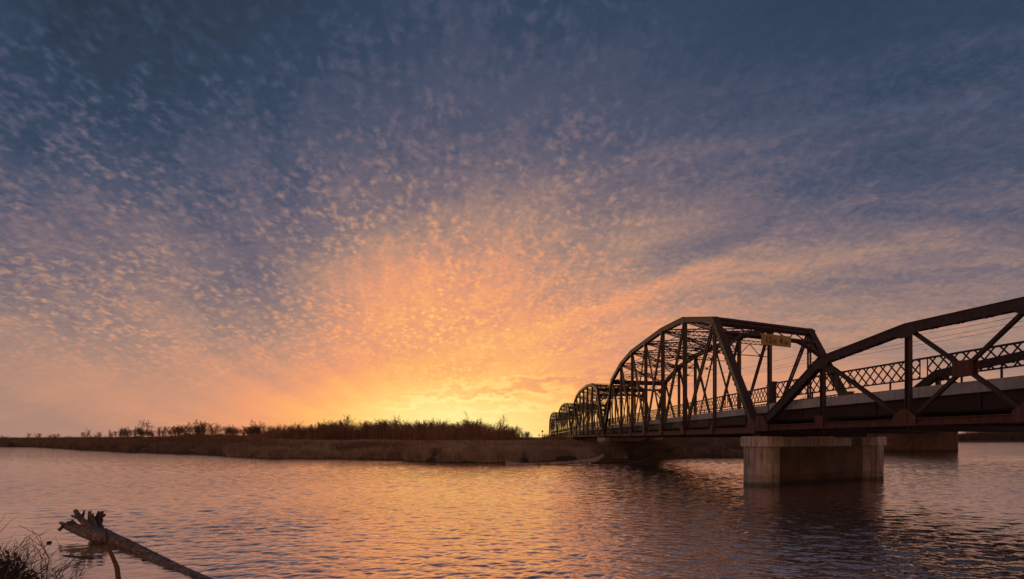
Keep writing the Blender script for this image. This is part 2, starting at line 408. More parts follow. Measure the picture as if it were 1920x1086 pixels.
# near bank under the camera
def bank_z(x, y):
    e = 6.6 + 1.0*np.sin(x*.35+1) + .35*np.sin(x*1.3) - 1.6*np.exp(-((x+7.5)/3.0)**2)*0
    d = e - y
    z = np.interp(d, [-3,-.5,0,.6,2,4,7,40], [-.8,-.25,-.03,.22,.55,.85,.95,1.2])
    z = z + .72*np.exp(-((x+5.1)/.9)**2-((y-4.6)/.9)**2)
    return z + (vnoise(x*1.1, y*1.1, 8)-.5)*.12
def make_bank():
    xs = np.linspace(-40,40,260); ys = np.concatenate([np.linspace(-60,-1,24), np.linspace(-.8,9.5,90)])
    X, Y = np.meshgrid(xs, ys, indexing='ij'); Z = bank_z(X, Y)
    n, m = X.shape; i = np.arange(n-1)[:,None]*m+np.arange(m-1)[None,:]
    o = npmesh('river_bank', np.stack([X,Y,Z],-1).reshape(-1,3), np.stack([i,i+m,i+m+1,i+1],-1).reshape(-1,4),
        mat('muddy_bank', (.07,.05,.035), (.14,.10,.07), 2, .95, bump=.6, bscale=8), smooth=True)
    tag(o, kind='structure')
make_bank()

# ---------------------------------------------------------------- water
def make_water():
    m = bpy.data.materials.new('river_water'); m.use_nodes = True; t = m.node_tree; b = t.nodes['Principled BSDF']
    b.inputs['Metallic'].default_value = .9; b.inputs['Base Color'].default_value = (.80,.61,.51,1); b.inputs['Roughness'].default_value = .06
    b.inputs['IOR'].default_value = 1.6
    g = t.nodes.new('ShaderNodeNewGeometry'); s = t.nodes.new('ShaderNodeSeparateXYZ'); t.links.new(g.outputs['Position'], s.inputs[0])
    X, Y = N(t, s.outputs[0]), N(t, s.outputs[1])
    wx = X*.5 + Y*.12; 
    n1 = noise(t, combine(t, X*.55 + Y*.1, Y*1.1, 0.0), 1.55, 3, .55, .3)
    n2 = noise(t, combine(t, X*.7 - Y*.25, Y*1.2, 4.0), 4.2, 3, .5, .4)
    n3 = noise(t, combine(t, X*.5 + Y*.45, Y*.9 - X*.35, 7.0), .45, 2, .5)
    calm = noise(t, combine(t, X*.6, Y, 2.0), .09, 2, .5).step(.35, .62)
    near = (X + Y*1.41 - 7.58).step(-1.2, 1.2)*.8 + .2        # sheltered water behind the fallen log
    n4 = noise(t, combine(t, X*.8 + Y*.2, Y*1.1, 9.0), 11.0, 2, .5)
    far = Y.step(18.0, 75.0)
    h = (n1*.075 + n3*.03)*(calm*.3 + .7)*far + (n2*.026 + n4*.0045)*(calm*.5 + .55)*near
    bp = t.nodes.new('ShaderNodeBump'); bp.inputs['Strength'].default_value = 1.0; bp.inputs['Distance'].default_value = 1.0
    t.links.new(h.s, bp.inputs['Height']); t.links.new(bp.outputs[0], b.inputs['Normal'])
    # wind ripples as real relief: finer close by, where they can be seen
    na, nr = 620, 900
    az_ = np.linspace(-math.radians(62), math.radians(62), na); rr = np.concatenate([np.geomspace(5.0, 130.0, nr), np.geomspace(134, 9000, 40)])
    A, Rr = np.meshgrid(az_, rr, indexing='ij'); Xg, Yg = Rr*np.sin(A), Rr*np.cos(A)
    r_ = np.random.default_rng(3); H = np.zeros_like(Xg)
    cell = np.maximum(Rr*math.radians(124)/na, Rr*(130/5.0)**(1/nr)-Rr)
    wob = (vnoise(Xg/6, Yg/6, 31)-.5)*2.2; wob2 = (vnoise(Xg/4.5, Yg/5, 32)-.5)*2.2
    calm_ = np.clip((vnoise(Xg/11+3, Yg/7, 33)*.65+vnoise(Xg/3.5, Yg/3, 34)*.35)*1.4+.15, .65, 1.1)
    lee = (1-.86/(1+np.exp((Xg + 1.41*Yg - 7.58)*2.2)))*(.66+.5/(1+np.exp(-(Xg-1.5-.04*Yg)/1.8)))
    for i in range(46):
        lam = .12*(1.1/.12)**r_.random(); k_ = 2*math.pi/lam
        th = math.radians(97 + r_.normal(0, 24)) if r_.random() < .75 else math.radians(60 + r_.normal(0, 15))
        sl = .22/math.sqrt(46)*(1.3 if lam < .42 else .78)
        fade = np.clip(lam/cell/1.6-1.0, 0, 1)
        H += sl/k_*fade*np.sin(k_*(math.cos(th)*Xg+math.sin(th)*Yg) + r_.uniform(0,6.28) + wob*(1+i%3*.5) + (wob2 if i % 2 else -wob2))
    H *= calm_*lee
    H = H - .5*np.abs(H) + 6.0*np.maximum(H, 0)**2
    H *= np.clip((125-Rr)/40, 0, 1)
    i = np.arange(na-1)[:,None]*A.shape[1] + np.arange(A.shape[1]-1)[None,:]; nr2 = A.shape[1]
    o = npmesh('water', np.stack([Xg, Yg, H],-1).reshape(-1,3), np.stack([i, i+nr2, i+nr2+1, i+1],-1).reshape(-1,4)[:, ::-1], m, smooth=True)
    # flat sheet beyond the rippled one
    tag(o, kind='structure')
make_water()

# ---------------------------------------------------------------- piers
def chamf(w, d, c):
    x, y = w/2, d/2
    return [(-x+c,-y),(x-c,-y),(x,-y+c),(x,y-c),(x-c,y),(-x+c,y),(-x,y-c),(-x,-y+c)]
def make_pier(loc, rz, L, label, zb=-1.0, zt=2.6, cw=1.75):
    """near column at the origin, far column L along local x"""
    p = empty('bridge_pier', loc, rz)
    tag(p, label, 'bridge pier', 'twin column concrete piers under the truss bridge')
    for k, x in enumerate((0, L)):
        mb = MB(); mb.prism([(a+x,b) for a,b in chamf(cw, cw*.95, .52)], zb, zt-.53); c = mb.build('column', M_conc, p)
        mb = MB(); r = chamf(cw+.26, cw*.95+.26, .56); mb.prism([(a+x,b) for a,b in r], zt-.53, zt-.05)
        r2 = chamf(cw+.18, cw*.95+.18, .54); mb.prism([(a+x,b) for a,b in r2], zt-.048, zt); c = mb.build('column_cap', M_capc, p)
        mb = MB(); mb.box((x, 0, zt+.09), .7, .55, .18); mb.box((x, -.0, zt+.22), .45, .3, .08); mb.build('bearing', M_steel, p)
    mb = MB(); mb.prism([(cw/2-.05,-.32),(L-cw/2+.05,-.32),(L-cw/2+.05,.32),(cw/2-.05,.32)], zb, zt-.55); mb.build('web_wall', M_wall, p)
    mb = MB(); mb.prism([(cw/2+.12,-.36),(L-cw/2-1.15,-.36),(L-cw/2-1.15,.36),(cw/2+.12,.36)], zt-.548, zt-.08); mb.build('cross_beam', M_capc, p)
    return p
P1n, P1f = Vector((13.0,27.3,0)), Vector((21.25,31.2,0))
def pier_between(a, b, label, zb=-1.0, dy=0):
    d = b-a; return make_pier((a.x, a.y+dy, 0), math.atan2(d.y, d.x), d.length, label, zb)

# ---------------------------------------------------------------- spans
def truss_span(n0, n1, f0, f1, NP, top_z, label, group, chord_z, cat='bridge span', through=True, kerb_z=None, rail_z=None,
               detail=2, far_drop=0.0, bch=.34, far_top=None, xpanel=None, th=.36, bars_near=0, zoff=lambda k:0.0, rail_in=.62):
    """n0..n1 near truss, f0..f1 far truss in plan; heights above the eye"""
    root = empty('truss_span', (n0.x, n0.y, 0))
    tag(root, label, cat, group)
    O = Vector((n0.x, n0.y, 0))
    dn, df = (n1-n0)/NP, (f1-f0)/NP
    Z = lambda z: Vector((0,0,EYE+z))
    zb = lambda k: chord_z + zoff(k)
    nb = [n0+dn*k-O+Z(zb(k)) for k in range(NP+1)]; fb = [f0+df*k-O+Z(zb(k)) for k in range(NP+1)]
    nt_ = [None]+[n0+dn*k-O+Z(top_z[k]) for k in range(1,NP)]+[None]; ftz = far_top or top_z; ft = [None]+[f0+df*k-O+Z(ftz[k]) for k in range(1,NP)]+[None]
    C = ((n0+f0)/2-O)
    for side, (B, T, d, other) in enumerate(((nb, nt_, dn, fb), (fb, ft, df, nb))):
        dirv = d.normalized(); lat = Vector((dirv.y,-dirv.x,0)); 
        if lat.dot(other[0]-B[0]) < 0: lat = -lat
        upv = Vector((0,0,1)); wch = th*.95
        # bottom chord
        for k in range(NP):
            mb = MB(); mb.beam(B[k]+dirv*.004, B[k+1]-dirv*.004, .28, bch)
            mb.beam(B[k]-lat*.15+upv*(bch/2-.02)+dirv*.004, B[k+1]-lat*.15+upv*(bch/2-.02)-dirv*.004, .16, .035); mb.beam(B[k]-lat*.15-upv*(bch/2-.02)+dirv*.004, B[k+1]-lat*.15-upv*(bch/2-.02)-dirv*.004, .16, .035)
            mb.build('bottom_chord', M_red, root)
        # end posts + top chord: box section with cover plate and lacing tabs below
        segs = [(B[0], T[1], 'end_post')]+[(T[k], T[k+1], 'top_chord') for k in range(1,NP-1)]+[(T[NP-1], B[NP], 'end_post')]
        for si, (p, q, nm) in enumerate(segs):
            mb = MB(); dd = (q-p).normalized(); u = lat.cross(dd).normalized(); 
            if u.z < 0: u = -u
            g = .0
            mb.beam(p-lat*wch*.42, q-lat*wch*.42, .05, th, u); mb.beam(p+lat*wch*.42, q+lat*wch*.42, .05, th, u)
            mb.beam(p+u*(th/2+.012)-dd*.03, q+u*(th/2+.012)+dd*.03, wch*1.22, .022, u)
            n = max(3, int((q-p).length/.42))
            if detail >= 1:
                for i in range(n):
                    a0, b0 = p+(q-p)*((i+.1)/n)-u*(th/2+.008), p+(q-p)*((i+.9)/n)-u*(th/2+.008)
                    sgn = 1 if i % 2 else -1
                    mb.beam(a0-lat*wch*.45*sgn, b0+lat*wch*.45*sgn, .07, .016, u)
                    mb.beam(a0-lat*wch*.50-dd*.05, a0-lat*wch*.50+dd*.07, .03, .07, u)
            mb.build(nm, M_steel, root)
        # verticals
        for k in range(1, NP):
            mb = MB(); p, q = B[k]+upv*.17, T[k]-upv*.1
            wv = .26 if through else .15; wd = .26 if through else .17
            if through and k in (1, NP-1) : mb.battened(p, q, .30, .07, dirv, 1.0)
            else:
                mb.beam(p-dirv*wv*.5, q-dirv*wv*.5, wd, .03, dirv); mb.beam(p+dirv*wv*.5, q+dirv*wv*.5, wd, .03, dirv); mb.beam(p, q, .03, wv, dirv)
            mb.build('vertical', M_steel, root)
        # diagonals
        half = NP//2
        for k in range(1, NP-1):
            mb = MB()
            if k < half: p, q = T[k], B[k+1]
            else: p, q = T[k+1], B[k]
            dd = (q-p).normalized()
            if xpanel and k in xpanel:
                mid = (T[k]+B[k+1])/2*.5 + (T[k+1]+B[k])/2*.5
                for (a_, b_) in ((T[k],mid),(mid,B[k+1]),(T[k+1],mid),(mid,B[k])):
                    m2 = MB(); m2.beam(a_-lat*.05, b_-lat*.05, .04, .12, dirv); m2.beam(a_+lat*.05, b_+lat*.05, .04, .12, dirv); m2.beam(a_-lat*.0, b_, .13, .02, dirv)
                    m2.build('diagonal', M_steel, root)
                g_ = MB(); s_ = .42; g_.plate([mid-dirv*.32+upv*.28, mid+dirv*.32+upv*.26, mid+dirv*.32-upv*.26, mid-dirv*.32-upv*.28], lat, .02)
                g_.v = [tuple(Vector(v)-lat*.13) for v in g_.v]
                g_.plate([mid-dirv*.32+upv*.28+lat*.13, mid+dirv*.32+upv*.26+lat*.13, mid+dirv*.32-upv*.26+lat*.13, mid-dirv*.32-upv*.28+lat*.13], lat, .02)
                g_.build('gusset_plate', M_red if side == 0 else M_steel, root)
                continue
            if through:
                mb.battened(p, q, .27, .075, dirv, 1.25)
            else:
                mb.beam(p-lat*.06, q-lat*.06, .05, .135, dirv); mb.beam(p+lat*.06, q+lat*.06, .05, .135, dirv); mb.beam(p, q, .14, .02, dirv)
            mb.build('diagonal', M_steel, root)
            if through and k in (half-1, half):      # counters in the middle panels
                mb = MB(); 
                p2, q2 = (T[k+1], B[k]) if k < half else (T[k], B[k+1])
                mb.battened(p2, q2, .18, .05, dirv, 1.25); mb.build('diagonal', M_steel, root)
        # gussets
        for k in range(0, NP+1):
            mb = MB(); c = B[k]
            if k in (0, NP):
                s_ = 1 if k == 0 else -1
                pts = [c-dirv*s_*.22-upv*.17, c+dirv*s_*.75-upv*.17, c+dirv*s_*.75+upv*.12, c+dirv*s_*.45+upv*.62, c-dirv*s_*.0+upv*.62, c-dirv*s_*.22+upv*.3]
            elif k == 1 or k == NP-1:
                pts = [c-dirv*.22-upv*.12, c+dirv*.22-upv*.12, c+dirv*.19+upv*.45, c-dirv*.19+upv*.45]
            else:
                w_ = .44 if not through else .42
                pts = [c-dirv*w_-upv*.14, c+dirv*w_-upv*.14, c+dirv*w_+upv*.20, c+dirv*.13+upv*.50, c-dirv*.13+upv*.50, c-dirv*w_+upv*.20]
            mb.plate([p-lat*.238 for p in pts], lat, .016); mb.build('gusset_plate', M_red, root)
            if T[k] is not None:
                mb = MB(); c = T[k]-upv*.1
                w_ = .42
                pts = [c-dirv*w_+upv*.12, c+dirv*w_+upv*.12, c+dirv*w_-upv*.12, c+dirv*.17-upv*.26, c-dirv*.17-upv*.26, c-dirv*w_-upv*.14]
                mb.plate([p-lat*(wch*.42+.035) for p in pts], lat, .016); mb.build('gusset_plate', M_steel, root)
    # floor
    for k in range(NP+1):
        mb = MB(); a_, b_ = nb[k], fb[k]; d = (b_-a_).normalized()
        mb.beam(a_+d*.16+Vector((0,0,-.02)), b_-d*.16+Vector((0,0,-.02)), .05, .60); mb.beam(a_+d*.16+Vector((0,0,-.33)), b_-d*.16+Vector((0,0,-.33)), .22, .03)
        mb.build('floor_beam', M_dark, root)
    if detail >= 1:
        for k in range(NP):
            mb = MB(); w = Vector((0,0,-.12))
            mb.beam(nb[k]+w, fb[k+1]+w, .1, .08); mb.beam(fb[k]+w, nb[k+1]+w-Vector((0,0,.09)), .1, .08); mb.build('lateral_brace', M_dark, root)
    ndir = dn.normalized(); nl = Vector((ndir.y,-ndir.x,0)); 
    if nl.dot(f0-n0) < 0: nl = -nl
    fdir = df.normalized()
    kt, kb = kerb_z
    for side, (B, sgn, dv) in enumerate(((nb, 1, ndir), (fb, -1, fdir))):
        off = nl*rail_in*sgn
        rt, rb = rail_z[0]-(far_drop if side else 0), rail_z[1]-(far_drop if side else 0)
        def P(k, z, extra=0.0, s=0.0):
            b = B[0]+(B[NP]-B[0])*(k/NP); b = Vector((b.x, b.y, 0)); return b + off + nl*extra*sgn + Z(z + zoff(k)*s)
        mb = MB(); mb.beam(P(0,(kb+chord_z+.32)/2+.06,.15,1.7)+dv*.05, P(NP,(kb+chord_z+.32)/2+.06,.15,1.7)-dv*.05, .04, kb-chord_z-.21)
        for k in range(NP):
            for j in (.5,):
                c = P(k+j,(kb+chord_z+.32)/2,.08,1.6); mb.beam(c-Vector((0,0,(kb-chord_z-.35)/2)), c+Vector((0,0,(kb-chord_z-.35)/2)), .05,.08, dv)
        mb.beam(P(0,chord_z+.40,.12,1.6)+dv*.05, P(NP,chord_z+.40,.12,1.6)-dv*.05, .26, .03); 
        mb.build('edge_stringer', M_dark, root)
        for k in range(NP):
            mb = MB(); a_, b_ = P(k,(kt+kb)/2,0,1.9)+dv*.012, P(k+1,(kt+kb)/2,0,1.9)-dv*.012; mb.beam(a_, b_, .24, kt-kb)
            if detail >= 1: mb.beam(a_+Vector((0,0,(kt-kb)/2+.02)), b_+Vector((0,0,(kt-kb)/2+.02)), .17, .04)
            mb.build('kerb', M_kerb, root)
        zs = 2.4
        for k in range(NP):
            g0, g1 = P(k,0,.14,zs)+dv*.14, P(k+1,0,.14,zs)-dv*.14
            g0 = g0; L = (g1-g0).length; e = (g1-g0).normalized()
            mb = MB(); 
            r0_, r1_ = g0-dv*.135, g1+dv*.135; mb.beam(r0_+Vector((0,0,rt)), r1_+Vector((0,0,rt)), .11, .065); mb.beam(r0_+Vector((0,0,rb)), r1_+Vector((0,0,rb)), .08, .055)
            for q in (g0, g1): mb.beam(q+Vector((0,0,rb-.0)), q+Vector((0,0,rt)), .03, .03, dv)
            for q in (g0+e*L*.33, g0+e*L*.67): mb.beam(q+Vector((0,0,kt)), q+Vector((0,0,rb)), .05, .05, dv)
            rail = mb.build('railing', M_steel, root)
            pch = .38; nbar = int(L/pch); run = pch*1.5; hb, ht_ = rb+.02, rt-.025
            lm = MB()
            for dirn in (1,-1):
                for i in range(-1, nbar+1):
                    s0 = (i+.25)*pch; s1 = s0+run
                    a0, a1 = max(0,s0), min(L,s1)
                    if a1-a0 < .08: continue
                    z0 = hb+(ht_-hb)*(a0-s0)/run; z1 = hb+(ht_-hb)*(a1-s0)/run
                    if dirn < 0: z0, z1 = hb+ht_-z0, hb+ht_-z1
                    tgt = lm
                    if side == 0 and k < bars_near: tgt = MB()
                    o_ = nl*(.013*dirn)
                    ex = e.cross(Vector((0,0,1)))
                    tgt.beam(g0+e*a0+Vector((0,0,z0))+o_, g0+e*a1+Vector((0,0,z1))+o_, .018, .052)
                    if tgt is not lm:
                        tgt.build('lattice_bar', M_steel, rail)
            if lm.v: tag(lm.build('lattice', M_steel, rail), kind='stuff')
        for k in (0, NP):       # newel post at each end
            s_ = 1 if k == 0 else -1
            mb = MB(); q = P(k,0,.1,zs)+dv*.02*s_; mb.beam(q+Vector((0,0,kb)), q+Vector((0,0,rt+.06)), .26, .26, dv); mb.beam(q+Vector((0,0,rt+.06)), q+Vector((0,0,rt+.10)), .32, .32, dv)
            mb.build('rail_post', M_steel, root)
    def PD(k, f, z):
        a_ = nb[0]+(nb[NP]-nb[0])*(k/NP); b_ = fb[0]+(fb[NP]-fb[0])*(k/NP); q = a_+(b_-a_)*f; return Vector((q.x,q.y,0))+Z(z+zoff(k)*1.5)
    mb = MB()
    pts = [PD(0,.1,kb+.02),PD(0,.9,kb+.02),PD(NP,.9,kb+.02),PD(NP,.1,kb+.02)]; low = [p-Vector((0,0,.16)) for p in pts]
    mb.poly(pts+low, [(0,1,2,3),(7,6,5,4),(0,4,5,1),(1,5,6,2),(2,6,7,3),(3,7,4,0)]); mb.build('deck_slab', M_asph, root)
    mb = MB()
    for f in (.3,.5,.7): mb.beam(PD(0,f,(kb+chord_z)/2+.15), PD(NP,f,(kb+chord_z)/2+.15), .1, .5)
    mb.build('stringer', M_dark, root)
    # overhead bracing
    if through:
        up = Vector((0,0,1))
        for k in range(2, NP-1):
            a_, b_ = nt_[k], ft[k]; dv = (b_-a_).normalized(); L = (b_-a_).length
            mb = MB()
            mb.laced(a_-up*.02, b_-up*.02, .34, .05, up, .28, .1, .05)
            z2 = -1.25
            mb.laced(a_+up*z2, b_+up*z2, .26, .045, up, .26, .08, .045)
            for i in range(4):
                p_ = a_+(b_-a_)*(i/4); q_ = a_+(b_-a_)*((i+1)/4)
                if i % 2: mb.beam(p_-up*.2, q_+up*(z2+.12), .05, .06)
                else: mb.beam(p_+up*(z2+.12), q_-up*.2, .05, .06)
            z3 = -2.3
            mb.beam(a_+up*z3, b_+up*z3, .06, .06)
            for (f0_, f1_) in ((0,.0),(.25,.0),(.5,0),(.75,0)):
                m_ = f0_+.125
                mb.beam(a_+(b_-a_)*f0_+up*(z2-.12), a_+(b_-a_)*m_+up*z3, .04, .045); mb.beam(a_+(b_-a_)*m_+up*z3, a_+(b_-a_)*(m_+.125)+up*(z2-.12), .04, .045)
                g = a_+(b_-a_)*m_+up*z3; mb.beam(g-dv*.12+up*.06, g+dv*.12+up*.06, .03, .22)
            mb.build('sway_frame', M_steel, root)
        for k in range(1, NP-1):
            for (p_, q_) in ((nt_[k], ft[k+1]), (ft[k], nt_[k+1])):
                mb = MB(); s_ = Vector((0,0,1)).cross(q_-p_).normalized()
                mb.laced(p_+up*.05, q_+up*.05, .24, .06, s_, .30, .05, .045)
                mb.laced(p_-up*.16, q_-up*.16, .24, .06, s_, .30, .05, .045)
                mb.build('top_lateral', M_steel, root)
        for (B0, T1, B0f, T1f) in ((nb[0], nt_[1], fb[0], ft[1]), (nb[NP], nt_[NP-1], fb[NP], ft[NP-1])):
            def Q(f, m): return (B0+(T1-B0)*f)*(1-m) + (B0f+(T1f-B0f)*f)*m
            mb = MB(); u = (T1-B0).normalized()
            hz = T1-B0; per = 1.0/hz.length
            f1_, f2_, f3_ = 1.0, 1.0-.34*per, 1.0-1.25*per
            mb.beam(Q(f1_,0), Q(f1_,1), .34, .20, u); mb.beam(Q(f2_,0), Q(f2_,1), .30, .12, u); mb.beam(Q(f3_,0), Q(f3_,1), .26, .17, u)
            n = 10
            for i in range(n):
                m0, m1 = i/n, (i+1)/n
                mb.beam(Q(f2_,m0) if i % 2 == 0 else Q(f3_,m0), Q(f3_,m1) if i % 2 == 0 else Q(f2_,m1), .06, .07, u)
            n = 40
            for i in range(n):
                m0, m1 = i/n, (i+1)/n
                if 3 < i < 32: mb.beam(Q(f1_-.08*per,m0) if i % 2 == 0 else Q(f2_+.04*per,m0), Q(f2_+.04*per,m1) if i % 2 == 0 else Q(f1_-.08*per,m1), .04, .04, u)
            for s_ in (0, 1):
                mm = lambda x: x if s_ == 0 else 1-x
                pts = [Q(1-(1.25+1.5*(1-j/6.0)**1.6)*per, mm(.02+.22*j/6.0)) for j in range(7)]
                for j in range(6): mb.beam(pts[j], pts[j+1], .22, .14, u)
                mb.beam(Q(1-1.3*per,mm(.08)), Q(1-2.1*per,mm(.06)), .06, .07, u); mb.beam(Q(1-1.3*per,mm(.03)), Q(1-1.75*per,mm(.11)), .06, .07, u)
                gp = [Q(1-1.05*per,mm(.0)),Q(1-1.05*per,mm(.10)),Q(1-1.5*per,mm(.10)),Q(1-2.1*per,mm(.0))]
                mb.plate(gp, (gp[1]-gp[0]).cross(gp[2]-gp[0]), .02)
            mb.build('portal_frame', M_steel, root)
    return root, (nb, nt_, fb, ft)

TOPB = [None,7.62,8.95,9.35,9.38,9.38,8.85,7.5,None]
B_n0, B_n1, B_f0, B_f1 = P1n+Vector((.0,.16,0)), Vector((13.15,73.6,0)), P1f+Vector((0,.16,0)), Vector((20.6,75.3,0))
GRP_T = 'rusty through truss spans marching away to the far bank'
spanB, NB = truss_span(B_n0, B_n1, B_f0, B_f1, 8, TOPB, 'tall rusty through truss span carrying the yellow height limit sign on its portal', GRP_T,
    .44, kerb_z=(1.72,1.36), rail_z=(2.74,2.0), bars_near=3, th=.36)
# far spans: one built, the others copied
labC = ['dark through truss span directly behind the one carrying the yellow sign',
        'small distant through truss span, second behind the one carrying the yellow sign',
        'smallest and farthest through truss span, its left end touching the wooded bank']
ends = [Vector((13.15,74.0,0)), Vector((13.96,122,0)), Vector((14.9,170,0)), Vector((15.6,218,0))]
o0, o1 = Vector((0,0,0)), Vector((0,47.9,0)); w = Vector((7.35,1.4,0))
spanC, _ = truss_span(o0, o1, o0+w, o1+w, 8, TOPB, labC[0], GRP_T, .44, kerb_z=(1.72,1.36), rail_z=(2.74,2.0), th=.36, detail=1)
for i in range(3):
    s = spanC if i == 0 else copy_tree(spanC)
    d = ends[i+1]-ends[i]
    s.location = ends[i]; s.rotation_euler = (0,0,math.atan2(d.y,d.x)-math.pi/2); s['label'] = labC[i]

# near pony span
dA = Vector((1.01,-3.74,0)); dF = Vector((1.10,-3.85,0))
A_n0, A_f0 = P1n-Vector((-.05,.16,0)), P1f-Vector((-.05,.16,0))
TOPA = [None,3.50,4.17,4.20,4.20,4.20,4.17,3.5,None]
spanA, NA = truss_span(A_n0, A_n0+dA*8, A_f0, A_f0+dF*8, 8, TOPA, 'nearest low span with curved top chord and no bracing overhead, cut by the right edge', 'steel truss spans of the river bridge',
    .54, through=False, far_drop=.30, bch=.27, far_top=[None,3.38,3.82,3.92,3.95,3.92,3.82,3.38,None], kerb_z=(1.79,1.42), rail_z=(2.89,2.13), bars_near=5, xpanel=(2,3,4,5), th=.34, zoff=lambda k: .036*min(k,4))

# sign on the portal
def make_sign():
    nb, tn, fb, tf = NB; O = spanB.location
    def Q(f, m): return (nb[0]+(tn[1]-nb[0])*f)*(1-m) + (fb[0]+(tf[1]-fb[0])*f)*m + O
    c = Q(.83, .508)
    d = (Q(.83,1)-Q(.83,0)); d.z = 0; d.normalize()
    n = Vector((d.y,-d.x,0)); 
    if n.y > 0: n = -n
    c = c + n*.30
    root = empty('height_limit_sign', c, math.atan2(d.y, d.x)); tag(root, 'yellow height limit sign reading 12 FT 4 IN hung on the bridge portal', 'sign')
    W, H = 2.75, .72
    mb = MB(); mb.beam((-W/2,0,0),(W/2,0,0), .03, H); mb.build('sign_board', M_yel, root)
    mb = MB()
    for x in (-.9,.9): mb.beam((x,.03,.05),(x,.30,.12), .05,.05); mb.beam((x,.035,-.3),(x,.035,.36),.05,.04,(0,1,0))
    mb.build('bracket', M_steel, root)
    for body, size, x in (('12',.62,-1.0),('FT',.30,-.28),('4',.62,.32),('IN',.30,.80)):
        cu = bpy.data.curves.new('lettering','FONT'); cu.body = body; cu.size = size; cu.extrude = .004; cu.offset = .012
        cu.space_character = 1.12
        tmp = bpy.data.objects.new('tmp', cu); col.objects.link(tmp)
        bpy.context.view_layer.update()
        me = bpy.data.meshes.new_from_object(tmp.evaluated_get(bpy.context.evaluated_depsgraph_get()))
        bpy.data.objects.remove(tmp); me.materials.clear(); me.materials.append(M_black)
        o = bpy.data.objects.new('lettering', me); col.objects.link(o); o.parent = root
        o.rotation_euler = (R(90),0,0); o.location = (x-.05, -.0215, -.22)
make_sign()

pier_between(P1n+Vector((.32,.35,0)), P1f+Vector((.42,.5,0)), 'large stained concrete pier standing in the water below the yellow sign')
def gz(v): return float(ground_z(v.x, v.y))
for e, f, lab in ((ends[0]+Vector((.1,-.2,0)), Vector((20.8,75.4,0)), 'concrete pier where the tall sign-bearing span ends at the reedy bank'),
                  (ends[1], ends[1]+w, 'concrete pier on the grassy bank, second from the water'),
                  (ends[2], ends[2]+w, 'small shaded concrete pier farther up the bank, third from the water'),
                  (ends[3], ends[3]+w, 'farthest concrete pier, where the last truss span meets the land')):
    pier_between(e, f, lab, zb=min(0,gz(e))-1)
pier_between(A_n0+dA*8, A_f0+dF*8, 'concrete pier beyond the right edge under the nearest span')

# second bridge behind: wide pier wall and plain girder deck
def second_bridge():
    root = empty('concrete_bridge', (76,97,0)); tag(root, 'plain concrete bridge behind, only its wide pier wall showing under the deck', 'bridge')
    for (x,y) in ((0,0),(-3,58),(3,-62)):
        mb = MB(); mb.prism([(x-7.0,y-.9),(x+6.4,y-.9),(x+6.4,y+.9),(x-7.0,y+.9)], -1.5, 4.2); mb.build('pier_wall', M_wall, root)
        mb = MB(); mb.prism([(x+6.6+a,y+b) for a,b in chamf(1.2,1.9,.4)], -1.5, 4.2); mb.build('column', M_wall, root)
    mb = MB()
    for x in (-5,-1.7,1.7,5): mb.beam((x+6,-120,5.0),(x-4.5,90,5.0), .45, 1.2)
    mb.build('girder', M_dark, root)
    mb = MB(); mb.beam((6,-120,5.75),(-4.5,90,5.75), 13.5, .3); mb.build('deck_slab', M_kerb, root)
second_bridge()

# ---------------------------------------------------------------- vegetation
rng = np.random.default_rng(11)
def seg_mesh(P, Q, r0, r1):
    """three-sided tapered prisms for many segments at once"""
    P, Q = np.asarray(P, float), np.asarray(Q, float); r0, r1 = np.asarray(r0, float)[:,None], np.asarray(r1, float)[:,None]
    d = Q-P; d /= np.maximum(np.linalg.norm(d, axis=1, keepdims=True), 1e-6)
    ref = np.tile([[.3,.5,.81]], (len(P),1)); a = np.cross(d, ref); a /= np.maximum(np.linalg.norm(a, axis=1, keepdims=True), 1e-6); b = np.cross(d, a)
    V = []
    for base, r in ((P, r0), (Q, r1)):
        for k in range(3):
            th = 2*math.pi*k/3; V.append(base + a*r*math.cos(th) + b*r*math.sin(th))
    V = np.stack(V, 1).reshape(-1,3); i = np.arange(len(P))[:,None]*6
    f = np.concatenate([i+np.array([[0,1,4,3]]), i+np.array([[1,2,5,4]]), i+np.array([[2,0,3,5]])], 0)
    return V, f
